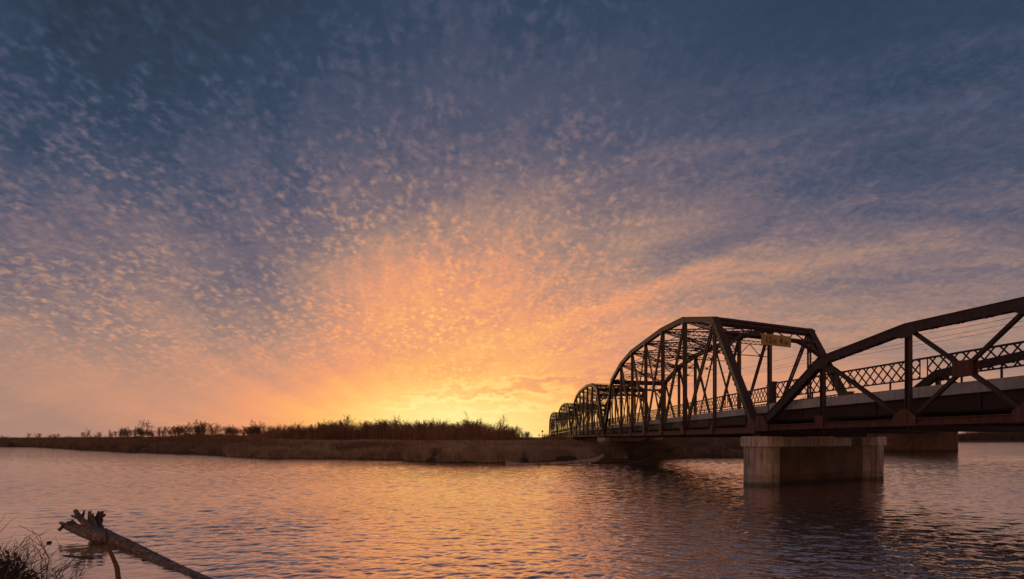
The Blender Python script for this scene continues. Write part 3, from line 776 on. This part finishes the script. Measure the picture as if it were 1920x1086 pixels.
def grow(seed, H, spread=.5, stems=1, kids=5, levels=4, up=.35, r=.011, twig=.011, droop=0.0, first=.25):
    rd = random.Random(seed); segs = []; thick = []
    def br(p, d, L, rad, lv):
        n = 4 if lv < levels else 2
        pts = [p]; q = p
        for i in range(n):
            d = (d + Vector((rd.gauss(0,.13),rd.gauss(0,.13),rd.gauss(0,.10)+.05*up-droop*lv*.05))).normalized()
            q = q + d*(L/n); pts.append(q)
        for i in range(n):
            ra = rad*(1-.75*i/n); rb = rad*(1-.75*(i+1)/n)
            segs.append((pts[i], pts[i+1], max(ra,twig), max(rb,twig*.6))); thick.append(lv)
        if lv >= levels: return
        m = kids + (1 if lv > 0 else 2)
        for j in range(m):
            f = first + (1-first)*(j+rd.random())/m if lv == 0 else .15+.85*(j+rd.random())/m
            k = min(n-1, int(f*n)); base = pts[k].lerp(pts[k+1], f*n-k)
            dd = Vector((rd.gauss(0,1),rd.gauss(0,1),rd.gauss(0,.6)))
            dd = (d*(.55) + dd.normalized()*spread*1.1 + Vector((0,0,up))).normalized()
            br(base, dd, L*rd.uniform(.38,.62)*(1.0-.35*f if lv == 0 else .9), max(twig, rad*(1-.7*f)*.6), lv+1)
    for s_ in range(stems):
        a_ = rd.uniform(0, 6.28); tl = rd.uniform(.1,.5) if stems > 1 else rd.uniform(0,.12)
        br(Vector((rd.uniform(-.3,.3)*(stems>1),rd.uniform(-.3,.3)*(stems>1),-.2)), Vector((math.cos(a_)*tl, math.sin(a_)*tl, 1)).normalized(), H*rd.uniform(.7,.85), r*H, 0)
    return segs, thick
def segs_to(name, segs, m, parent=None):
    V, f = seg_mesh([s[0] for s in segs],[s[1] for s in segs],[s[2] for s in segs],[s[3] for s in segs]); return npmesh(name, V, f, m, parent)

# shrubs of the wooded bank: ten individuals, copied
protos = []
for i in range(10):
    sg, _ = grow(100+i, 5.0, spread=.62, stems=rng.integers(2,5), kids=5, levels=3, up=.4, r=.010, twig=.014)
    V, f = seg_mesh([s[0] for s in sg],[s[1] for s in sg],[s[2] for s in sg],[s[3] for s in sg])
    o = npmesh('bare_shrub', V, f, M_twig if i % 2 else M_twig2); protos.append(o.data); bpy.data.objects.remove(o)
TX = [-260,0,40,80,120,165,185,215,240,285,330,380,430,480,520,560,600,640,700,740,800,830,860,880,920,960,985,1003,1020,1500]
TY = [819,817,812,808,812,808,808,806,802,803,797,794,799,796,798,797,794,786,789,786,790,788,790,785,789,797,806,814,818,820]
NSH = 0
def shrub(x, top, S, label, group, name='bare_shrub'):
    global NSH
    X = (x-960)/970*S; g = float(ground_z(X, S)); H = EYE+(822-top)/970*S-g
    if H < .6: return
    me = protos[rng.integers(len(protos))]
    o = bpy.data.objects.new(name, me); col.objects.link(o); o.location = (X, S, g-.1)
    k = H/4.9; o.scale = (k*rng.uniform(.9,1.35), k*rng.uniform(.9,1.35), k); o.rotation_euler = (0,0,rng.uniform(0,6.28))
    tag(o, label, 'shrub', group); NSH += 1
ZONES = [(110,'far down the left end of the bank, short of the lone tree'),(215,'around the small lone tree on the left of the bank'),(262,'just left of the round crowned tree'),
    (330,'just right of the round crowned tree'),(400,'around the broad bare tree on the left bank'),(487,'between the broad tree and the feathery topped one'),(570,'right of the feathery topped tree'),
    (650,'at the rising left shoulder of the dense woods'),(748,'between the tall shoulder tree and the leaning one'),(820,'right of the leaning tree in the woods'),(878,'against the bright glow, left of the slender tree'),
    (938,'between the slender tree and the fan shaped one'),(1100,'on the low right end of the woods by the bridge')]
def shrub_label(x, tall):
    z = next(t_ for lim, t_ in ZONES if x < lim)
    return ('tall bare shrub ' if tall else 'low bare shrub ') + z
for i in range(285):
    if i < 24: x = rng.uniform(-150, 215)
    elif i < 112: x = rng.uniform(205, 490)
    else: x = rng.uniform(470, 1004)
    top = np.interp(x, TX, TY); S = rng.uniform(150, 215) if x < 500 else rng.uniform(140, 200)
    row = rng.random()
    shrub(x, top + (0 if row < .5 else rng.uniform(1,14)) + rng.normal(0,2.2), S,
        shrub_label(x, row < .5), 'bare shrubs and small trees crowding the far bank')
# trees that stand out
def big_tree(seed, x, top, S, label, spread=.6, lv=4, first=.2, twig=.02, kids=4, r=.012, m=M_twig2, stems=1):
    X = (x-960)/970*S; g = float(ground_z(X, S)); H = EYE+(822-top)/970*S-g
    root = empty('bare_tree', (X, S, g)); tag(root, label, 'tree')
    sg, th = grow(seed, H*1.0, spread, stems, kids, lv, .33, r, twig, first=first)
    zmax = max(max(s[0].z, s[1].z) for s in sg); k = H/zmax
    sg = [(a*k, b*k, r0, r1) for a, b, r0, r1 in sg]
    segs_to('trunk', [s for s, t_ in zip(sg, th) if t_ == 0], m, root); segs_to('crown', [s for s, t_ in zip(sg, th) if t_ > 0], m, root)
big_tree(1, 165, 801, 190, 'small lone leafless tree standing at the thin left part of the wooded bank', .45, 3)
big_tree(2, 262, 786, 175, 'round crowned bare tree standing clear above the low shrubs on the left bank', .75, 4, .12, stems=2)
big_tree(3, 378, 785, 180, 'broad bare tree rising from the shrubs, right of the round crowned one', .75, 4, .15, stems=2)
big_tree(4, 487, 784, 185, 'bare tree with a feathery top poking out where the woods become dense', .7, 4, .2)
big_tree(5, 650, 777, 165, 'tall bare tree at the high left shoulder of the dense woods', .6, 4, .2, stems=2)
big_tree(6, 748, 778, 160, 'leaning leafless tree in the dense woods left of the brightest glow', .5, 4, .3)
big_tree(7, 878, 770, 150, 'slender bare tree against the brightest part of the sunset', .55, 4, .3, .014)
big_tree(8, 938, 774, 145, 'wide open leafless tree near the right end of the woods, limbs spread like a fan', .7, 4, .25, .014)
big_tree(9, 902, 783, 150, 'shorter bushy bare tree between the slender tree and the fan shaped one', .6, 4, .2)
big_tree(21, 1497, 742, 112, 'tall bare tree seen through the bridge railing beside the nearest pier', .5, 4, .4)
big_tree(22, 1522, 740, 118, 'tall bare tree seen through the bridge railing, the right hand one of a pair', .5, 4, .4)

def blades(name, X, Y, Z, H, W, m, lean=.35, seed=0, bend=.3):
    r_ = np.random.default_rng(seed); n = len(X)
    a = r_.uniform(0, 2*np.pi, n); l = np.abs(r_.normal(0, lean, n)); b = r_.uniform(0, 2*np.pi, n)
    base = np.stack([X,Y,Z-.05],1); d1 = np.stack([np.cos(a)*l, np.sin(a)*l, np.ones(n)],1); d1 /= np.linalg.norm(d1,axis=1,keepdims=True)
    d2 = d1 + np.stack([np.cos(a)*bend, np.sin(a)*bend, -np.abs(r_.normal(0,.3,n))],1)
    side = np.stack([np.cos(b), np.sin(b)*.3, np.zeros(n)],1)*(W/2)[:,None]
    mid = base + d1*(H*.6)[:,None]; tip = mid + d2*(H*.4)[:,None]
    V = np.stack([base-side, base+side, mid+side*.8, mid-side*.8, tip+side*.15, tip-side*.15],1).reshape(-1,3)
    i = np.arange(n)[:,None]*6
    f = np.concatenate([i+np.array([[0,1,2,3]]), i+np.array([[3,2,4,5]])],0)
    return npmesh(name, V, f, m)
def scatter(n, x0, x1, d0, d1, seed, power=1.0, clump=0.0, dens=None):
    r_ = np.random.default_rng(seed); x = r_.uniform(x0, x1, n*3)
    # even along the shore rather than in the picture
    S0 = shore((x-960)/970); keep = r_.random(n*3) < np.clip(S0/ S0.max(),.15,1)
    x = x[keep][:n]; d = d0+(d1-d0)*r_.random(len(x))**power
    r = (x-960)/970; y = shore(r)+d; X = r*y
    if clump:
        c = vnoise(X/1.3, y/1.3, 5)*.6+vnoise(X/5, y/5, 6)*.4; k = c > clump*.8; X, y, d, x = X[k], y[k], d[k], x[k]
    z = ground_z(X, y); k = z > .02
    return X[k], y[k], z[k], d[k], x[k]
# reeds along the water, light and dense toward the bridge
X, Y, Z, d, u = scatter(95000, 420, 1185, -1, 5.5, 1, 1.2, .38)
H = (.45+.75*rng.random(len(X))**1.5)*np.interp(u,[420,600,760,1000,1100,1185],[.6,.8,1.15,1.15,.6,.4])
tag(blades('reeds', X, Y, Z, H, np.full(len(X), .05), M_reed, .5, 2), kind='stuff')
X, Y, Z, d, u = scatter(75000, -200, 760, -1, 9, 3, 1.3, .42)
H = (.4+.8*rng.random(len(X))**2)*np.interp(u,[-200,150,420,760],[1.6,1.3,.9,.7])
tag(blades('dry_grass', X, Y, Z, H, np.full(len(X), .07), M_reed2, .5, 4), kind='stuff')
X, Y, Z, d, u = scatter(90000, 380, 1240, 4, 60, 5, 1.4, .4)
H = (.25+.45*rng.random(len(X)))
tag(blades('field_grass', X, Y, Z, H, np.full(len(X), .07), M_reed, .4, 6), kind='stuff')
X, Y, Z, d, u = scatter(60000, 1120, 1500, -1, 40, 7, 1.2, .35)
H = (.4+1.0*rng.random(len(X))**2)
tag(blades('bank_brush', X, Y, Z, H, np.full(len(X), .06), M_reed2, .6, 8), kind='stuff')
# brushwood: dark low thickets made of fine twigs
def thicket(name, n, x0, x1, d0, d1, h0, h1, m, seed, w=.06, topf=None, clump=.4, power=1.0, lean=.5):
    X, Y, Z, d, u = scatter(n, x0, x1, d0, d1, seed, power, clump)
    k_ = d > d0 + vnoise(X/9.0, Y/30.0, seed)*(min(22, (d1-d0)*.3)); X, Y, Z, d, u = X[k_], Y[k_], Z[k_], d[k_], u[k_]
    k_ = np.random.default_rng(seed+70).random(len(u)) < np.clip(np.minimum(u-x0, x1-u)/(min(90, (x1-x0)*.25)) + .05, 0, 1)**.7; X, Y, Z, d, u = X[k_], Y[k_], Z[k_], d[k_], u[k_]
    r_ = np.random.default_rng(seed+50); H = h0+(h1-h0)*r_.random(len(X))
    if topf: H = np.minimum(H*9, np.maximum(.3, topf(u, Y, Z)*r_.uniform(.55,1.0,len(X))))
    return tag(blades(name, X, Y, Z, H, np.full(len(X), w), m, lean, seed+1, .25), kind='stuff')
thicket('bank_clumps', 30000, 80, 1160, 1, 22, .4, 1.3, M_reed2, 51, .06, None, .66, 1, .6)
thicket('bank_clumps', 16000, 250, 1160, 4, 45, .4, 1.2, M_twig2, 53, .06, None, .70, 1, .6)
topf = lambda u, Y, Z: (EYE+(822-(np.interp(u, TX, TY)+8+14*vnoise(u/17.0, Y/40, 79)))/970*Y-Z)
thicket('undergrowth', 50000, 470, 1006, 75, 135, 1, 3, M_twig, 21, .07, topf, 0, 1, .22)
thicket('undergrowth', 36000, 190, 500, 65, 115, 1, 3, M_twig2, 23, .07, lambda u,Y,Z: topf(u,Y,Z)*np.interp(u,[200,480],[.6,.9])*(.35+.9*vnoise(u/13.0, Y*0, 77)), .3, 1, .3)
thicket('undergrowth', 34000, 60, 520, 6, 40, .5, 1.5, M_twig2, 25, .06, None, .62)
thicket('undergrowth', 22000, 620, 790, 1.0, 9, .5, 1.5, M_twig2, 27, .045, None, .55)
thicket('undergrowth', 12000, 40, 260, 40, 110, 1, 3, M_twig2, 33, .08, lambda u,Y,Z: topf(u,Y,Z)*(.1+1.0*vnoise(u/11.0, Y*0, 78)), .3, 1, .3)
thicket('undergrowth', 12000, -300, 240, 8, 60, .6, 2.0, M_twig2, 29, .09, None, .55)
thicket('undergrowth', 24000, 1015, 1560, 50, 200, 1.2, 2.6, M_twig, 31, .12, None, 0)
thicket('fine_twigs', 20000, 440, 1000, 70, 130, 1, 3, M_twig, 41, .05, lambda u, Y, Z: (EYE+(822-(np.interp(u, TX, TY)-1))/970*Y-Z)*np.clip((u-430)/90,.1,1), .35, 1, .14)
def far_woods():
    r_ = np.random.default_rng(61); n = 60000
    u = r_.uniform(1560, 2300, n); r = (u-960)/970; y = shore(r)+r_.uniform(2, 60, n); X = r*y; Z = ground_z(X, y)
    top = 6.5+3.5*vnoise(X/14, y/30, 9)+2*vnoise(X/4, y/9, 4)
    top *= np.interp(u,[1560,1600,1700,1790,1815,1900],[.2,.8,.8,.6,.8,1.2])
    tag(blades('far_woods', X, y, Z, top*r_.uniform(.3,1,n), np.full(n, .16), M_far, .25, 62, .3), kind='stuff')
far_woods()

# ---------------------------------------------------------------- driftwood
def otube(mb, pts, rad, n=12, seed=0, ridge=.12, lump=.10, step=.12):
    pts = [Vector(p) for p in pts]; m = len(pts); P = []; Rr = []
    for i in range(m-1):
        p0, p1, p2, p3 = pts[max(i-1,0)], pts[i], pts[i+1], pts[min(i+2,m-1)]
        k = max(2, int((p2-p1).length/step))
        for j in range(k + (1 if i == m-2 else 0)):
            t_ = j/k; t2, t3 = t_*t_, t_*t_*t_
            P.append(.5*((2*p1)+(p2-p0)*t_+(2*p0-5*p1+4*p2-p3)*t2+(3*p1-p0-3*p2+p3)*t3)); Rr.append(rad[i]*(1-t_)+rad[i+1]*t_)
    rd = random.Random(seed); ph = [rd.uniform(0,6.28) for _ in range(6)]
    b0 = len(mb.v); M_ = len(P); ref = Vector((.3,.2,1)).normalized()
    for i, p in enumerate(P):
        d = (P[min(i+1,M_-1)]-P[max(i-1,0)]).normalized(); a = d.cross(ref)
        if a.length < .1: a = d.cross(Vector((1,0,0)))
        a.normalize(); b = a.cross(d); s_ = i*step
        for k in range(n):
            th = 2*math.pi*k/n
            f = 1+ridge*math.sin(3*th+ph[0]+s_*.8)+ridge*.7*math.sin(5*th+ph[1]-s_*1.3)+lump*math.sin(s_*2.6+ph[2])*math.sin(th+ph[3])+rd.uniform(-1,1)*lump*.10+ridge*.5*math.sin(9*th+ph[4]+s_*.3)
            mb.v.append(tuple(p+a*(Rr[i]*f*math.cos(th))+b*(Rr[i]*f*math.sin(th))))
    for i in range(M_-1):
        for k in range(n): mb.f.append((b0+i*n+k, b0+i*n+(k+1)%n, b0+(i+1)*n+(k+1)%n, b0+(i+1)*n+k))
    mb.f.append(tuple(b0+k for k in range(n))[::-1]); mb.f.append(tuple(b0+(M_-1)*n+k for k in range(n)))
def fallen_log():
    base = onwater(199, 1014); root = empty('driftwood_log', base); tag(root, 'long grey fallen tree trunk lying in the water with its splayed roots raised', 'driftwood log')
    def L(x, y, S): return at(x, y, S)-base
    mb = MB()
    otube(mb, [L(176,996,13.1), L(190,1004,12.75), L(215,1013,12.25), L(250,1026,11.55), L(290,1046,10.75), L(330,1067,10.0), L(375,1088,9.35), L(430,1112,8.6), L(500,1146,7.8)],
        [.13,.175,.135,.10,.098,.108,.115,.12,.12], 16, 1, .06, .05, .10)
    mb.build('trunk', M_log, root, True)
    def rt(pts, rad, m=M_log, seed=0, n=9, ridge=.12):
        mb = MB(); otube(mb, [L(*p) for p in pts], rad, n, seed, ridge, .16, .05); mb.build('root', m, root, True)
    rt([(192,1006,12.7),(172,992,12.7),(158,980,12.7),(149,971,12.75),(141,957,12.8)], [.13,.105,.075,.06,.045], seed=2, n=12)
    rt([(152,975,12.7),(144,970,12.65),(137,968,12.6),(134,967,12.55)], [.05,.04,.03,.02], seed=3)
    rt([(198,1010,12.3),(175,1001,12.5),(150,993,12.75),(128,988,13.0),(119,984,13.1),(112,979.5,13.1)], [.12,.135,.11,.075,.045,.03], seed=4, n=12)
    rt([(120,985,13.0),(116,989,12.95),(113,992,12.9),(111.5,993,12.9)], [.05,.035,.035,.045], M_dkwood, 5)
    rt([(128,988,13.0),(127,982,13.0),(126.5,978,13.0)], [.05,.03,.02], M_dkwood, 6)
    rt([(142,986,12.9),(136,980,12.9),(134,976,12.9)], [.07,.05,.045], M_dkwood, 7)
    rt([(153,972,12.9),(156,965,12.95),(158.5,958,13.0)], [.045,.03,.018], M_dkwood, 8)
    rt([(177,990,12.9),(170,978,12.95),(167,968,13.0),(165.5,958,13.0)], [.085,.05,.03,.010], seed=9)
    rt([(174,985,12.9),(171,972,12.95),(169.5,963,13.0),(170.5,957,13.0)], [.07,.05,.03,.012], seed=10)
    rt([(179,988,12.85),(175,972,12.95),(174.5,962,13.0)], [.06,.03,.01], seed=11)
    rt([(182,992,12.9),(179,980,13.1),(180,970,13.2),(185,962,13.2),(184,959,13.2)], [.08,.05,.045,.035,.02], M_dkwood, 12)
    rt([(189,998,12.8),(187,984,13.0),(186,973,13.1),(188,964,13.1),(193,960,13.1)], [.08,.055,.05,.045,.03], M_dkwood, 13)
    rt([(187,972,13.1),(191,968,13.1),(195,966,13.1),(198,964,13.1)], [.045,.04,.035,.012], M_dkwood, 14)
    rt([(187,982,13.1),(191,978,13.1),(192,973,13.1)], [.03,.025,.02], M_dkwood, 15)
    rt([(190,994,13.0),(193,988,13.05),(196,985,13.1)], [.03,.02,.008], M_dkwood, 16)
    rt([(190,969,13.1),(192,963,13.1),(192.5,958,13.1)], [.03,.025,.012], M_dkwood, 17)
fallen_log()
def stick():
    b = at(236,1180,4.9); root = empty('leaning_stick', b); tag(root, 'bare brown stick rising from the bank in front of the fallen trunk', 'stick')
    def L(x, y, S=4.95): return at(x, y, S)-b
    mb = MB(); otube(mb, [L(236,1180,4.8),L(228,1120,4.85),L(222,1086,4.9),L(219,1064),L(211,1045),L(205,1032),L(200,1019)], [.026,.024,.0215,.0205,.018,.016,.015], 8, 3, .05, .12, .04); mb.build('stem', M_stick, root, True)
    mb = MB(); otube(mb, [L(200.5,1021),L(200,1010),L(199,1000),L(198,993),L(198.3,991)], [.013,.011,.010,.008,.004], 7, 4, .05, .1, .03); mb.build('twig', M_dkwood, root, True)
    mb = MB(); otube(mb, [L(218,1065),L(220.5,1061.5),L(221.5,1059)], [.018,.015,.006], 7, 5, .1, .1, .02); mb.build('knot', M_stick, root, True)
stick()
def near_bush():
    c = Vector((-4.90, 4.75, .82)); root = empty('dead_bush', c); tag(root, 'dark twiggy bush with withered leaves and straw at the near left bank', 'bush')
    r_ = np.random.default_rng(5); rd = random.Random(5)
    segs = []
    for i in range(95):
        a_ = rd.uniform(0, 6.28); tl = abs(rd.gauss(0,.55)); p = Vector((rd.gauss(0,.22), rd.gauss(0,.25), 0)); d = Vector((math.cos(a_)*tl, math.sin(a_)*tl, 1)).normalized()
        L = rd.uniform(.3,.78)
        q = p; rr = .008
        for j in range(6):
            d = (d+Vector((rd.gauss(0,.16),rd.gauss(0,.16),rd.gauss(0,.10)))).normalized(); q2 = q+d*L/6
            segs.append((q, q2, rr, rr*.8)); rr *= .82
            for _ in range(2):
                e = (d+Vector((rd.gauss(0,.7),rd.gauss(0,.7),rd.gauss(0,.5)))).normalized(); q3 = q2+e*rd.uniform(.06,.22); segs.append((q2, q3, .0035, .0015))
                e2 = (e+Vector((rd.gauss(0,.6),rd.gauss(0,.6),rd.gauss(0,.5)))).normalized(); segs.append((q3, q3+e2*rd.uniform(.04,.12), .002, .001))
            q = q2
    segs_to('stems', segs, M_dkwood, root)
    n = 6500; V = []; th = r_.uniform(0,2*np.pi,n); ph = np.arccos(r_.uniform(-.2,1,n)); rad = r_.uniform(.35,1.0,n)**.5*(.85+.25*vnoise(th*2.5, ph*3, 3))
    P = np.stack([np.cos(th)*np.sin(ph)*rad*.5, np.sin(th)*np.sin(ph)*rad*.5, np.cos(ph)*rad*.66+.02],1)
    a = r_.normal(0,1,(n,3)); a /= np.linalg.norm(a,axis=1,keepdims=True); b = np.cross(a, r_.normal(0,1,(n,3))); b /= np.linalg.norm(b,axis=1,keepdims=True)
    s_ = r_.uniform(.008,.024,n)[:,None]
    V = np.stack([P-a*s_, P+b*s_*.5+np.cross(a,b)*s_*.3, P+a*s_, P-b*s_*.5+np.cross(a,b)*s_*.3],1).reshape(-1,3)
    tag(npmesh('leaves', V, np.arange(n*4).reshape(-1,4), M_leaf, root), kind='stuff')
    n = 1100; X = r_.normal(-.2,.26,n); Y = r_.normal(-.1,.26,n); Z = np.full(n,.0)+.15
    o = blades('straw', X, Y, Z, .25+.4*r_.random(n), np.full(n,.007), M_straw, .6, 9, .5); o.parent = root; tag(o, kind='stuff')
near_bush()
def bare_sapling(seed, x, y, S, H, label, lean=(0,0)):
    p = at(x, y, S); root = empty('bare_sapling', p); tag(root, label, 'twigs')
    sg, th = grow(seed, H, .55, 3, 3, 2, .35, .0045, .0022, first=.2)
    sg = [(a+Vector((a.z*lean[0],a.z*lean[1],0)), b+Vector((b.z*lean[0],b.z*lean[1],0)), r0, r1) for a,b,r0,r1 in sg]
    tag(segs_to('twigs', sg, M_dkwood, root), kind='stuff')
bare_sapling(31, -20, 1080, 5.2, .66, 'thin bare twigs fanning up at the left edge behind the bush', (.25,0))
bare_sapling(35, 58, 1092, 4.9, .48, 'low sprawling bare twig at the right foot of the near bush', (1.0,.1))
bare_sapling(38, 10, 1085, 4.6, .5, 'short wiry twigs growing through the middle of the near bush', (.1,0))
def floating(px, label, rad, name, m=M_dkwood, z=.012, cat='driftwood'):
    a_ = onwater(*px[0]); root = None
    mb = MB(); pts = [onwater(*p)-a_+Vector((0,0,z+(p[2] if len(p) > 2 else 0))) for p in [q[:2] for q in px]]
    for i, q in enumerate(px):
        if len(q) > 2: pts[i].z += q[2]
    otube(mb, pts, rad, 8, 7, .08, .12, .08); o = mb.build(name, m, None, True); o.location = a_; tag(o, label, cat); return o
floating([(117,1042),(135,1044),(160,1046),(185,1047.5)], 'thin reed stem floating on calm water below the raised roots', [.008,.014,.014,.005], 'floating_reed')
floating([(87,1019),(91,1018.5),(96,1017.5)], 'small dark lump of debris floating left of the log', [.015,.04,.025], 'floating_debris', z=.015)
floating([(266,1051),(269,1051),(272,1051.3)], 'tiny dark scrap floating beside the long trunk', [.01,.03,.01], 'floating_debris', z=.01)
# far driftwood by the opposite bank
def far_log():
    b = onwater(948, 871.5); root = empty('driftwood_log', b); tag(root, 'long pale driftwood trunk lying on the waterline by the opposite bank', 'driftwood log')
    def L(x, yy, h=0): q = onwater(x, yy)-b; q.z = h; return q
    mb = MB(); otube(mb, [L(948,872,.08),L(952,872,.12),L(985,872,.05),L(1030,871.5,.10),L(1062,871.5,.18),L(1095,871,.28),L(1115,870.5,.42),L(1128,870,.72),L(1132,870,.86)], [.28,.26,.13,.14,.17,.20,.21,.18,.11], 10, 9, .08, .1, .4); mb.build('trunk', M_pale, root, True)
    mb = MB(); otube(mb, [L(1110,869.5,.05),L(1150,868,.18),L(1185,867,.1)], [.16,.2,.08], 8, 12, .1, .1, .4); mb.build('branch', M_dkwood, root, True)
    mb = MB(); otube(mb, [L(1012,874,-.1),L(1011.5,873.5,.1),L(1010,873,.4),L(1008.6,872.5,.68)], [.045,.04,.03,.012], 6, 13, .05, .05, .2); mb.build('stub', M_dkwood, root, True)
    b = onwater(1190, 867.5); root = empty('driftwood_branch', b); tag(root, 'dark dead branch slanting up out of the water below the bridge deck', 'driftwood branch')
    mb = MB(); otube(mb, [L2-b for L2 in (at(1168,871,50), at(1190,868,51), at(1215,860,52), at(1243,847,53), at(1262,842,53.5), at(1271,836.5,54))], [.10,.14,.13,.10,.07,.03], 8, 14, .08, .1, .3); mb.build('stem', M_dkwood, root, True)
    mb = MB(); otube(mb, [L2-b for L2 in (at(1240,848,53), at(1255,846,53), at(1266,847,53))], [.06,.05,.02], 6, 15, .08, .1, .3); mb.build('twig', M_dkwood, root, True)
far_log()

# ---------------------------------------------------------------- power line, signs, bird
def pole(p, h, label):
    root = empty('utility_pole', p); tag(root, label, 'utility pole')
    mb = MB(); mb.tube([(0,0,-.5),(0,0,h)], [.16,.11], 10); mb.build('pole', M_dkwood, root, True)
    mb = MB(); mb.beam((-1.2,0,h-.5),(1.2,0,h-.5), .1, .12); mb.build('crossarm', M_dkwood, root)
WL = [[(1180,735,150),(1395,690.5,105),(1518,661.5,88),(1720,628,66),(1893,596.7,54),(2300,500,42)],
      [(1180,742,150),(1395,700,105),(1521,673,88),(1640,654,75),(1920,602,53),(2300,520,42)],
      [(1180,745,150),(1395,704,106),(1521,679,89),(1640,661,76),(1920,611,53.5),(2300,528,42)]]
for pts, lab in zip(WL, ('topmost thin power cable crossing the sky behind the bridge', 'middle thin power cable crossing the sky behind the bridge', 'lowest thin power cable crossing the sky behind the bridge')):
    mb = MB(); b = at(*pts[0]); P_ = [at(*p)-b for p in pts]; otube(mb, P_, [.02]*len(P_), 5, 1, 0, 0, 3.0)
    o = mb.build('power_line', M_wire, None, True); o.location = b; tag(o, lab, 'cable', 'power cables strung behind the bridge')
p = at(1180, 740, 150); pole((p.x, p.y, float(ground_z(p.x,p.y))), p.z-float(ground_z(p.x,p.y))+.6, 'wooden utility pole half hidden among the truss members')
p = at(2300, 515, 42); pole((p.x, p.y, -.5), p.z+1.0, 'wooden utility pole past the right edge of the bridge')
for (x, y, S, w_, lab) in ((1017,809,222,.75,'small road sign on a thin post left of the farthest span, the higher one'), (1010.8,816,218,.6,'small road sign on a thin post at the end of the woods, the lower one')):
    p = at(x, y, S); g = float(ground_z(p.x, p.y)); root = empty('road_sign', (p.x, p.y, g)); tag(root, lab, 'road sign')
    mb = MB(); mb.beam((0,0,-.2),(0,0,p.z-g), .09, .09, (0,1,0)); mb.build('post', M_dkwood, root)
    mb = MB(); mb.beam((-w_/2,-.06,p.z-g),(w_/2,-.06,p.z-g), .03, w_); mb.build('sign_board', M_dkwood, root)
def bird():
    p = at(1735, 656, 60); mb = MB()
    otube(mb, [(-.10,0,0),(-.06,0,0),(0,0,0),(.06,0,.005),(.085,0,.01),(.11,0,.008)], [.006,.018,.026,.018,.016,.003], 8, 1, 0, 0, .02)
    for s_ in (-1,1): mb.plate([(-.03,0,.01),(.03,0,.01),(.03,s_*.10,.05),(.0,s_*.2,.03),(-.02,s_*.1,.05)], (0,0,1), .006)
    mb.plate([(-.09,0,0),(-.15,.03,0),(-.15,-.03,0)], (0,0,1), .005)
    o = mb.build('bird', M_black, None, True); o.location = p; o.rotation_euler = (0,0,.4); tag(o, 'tiny dark bird flying above the railing near the right edge', 'bird')
bird()
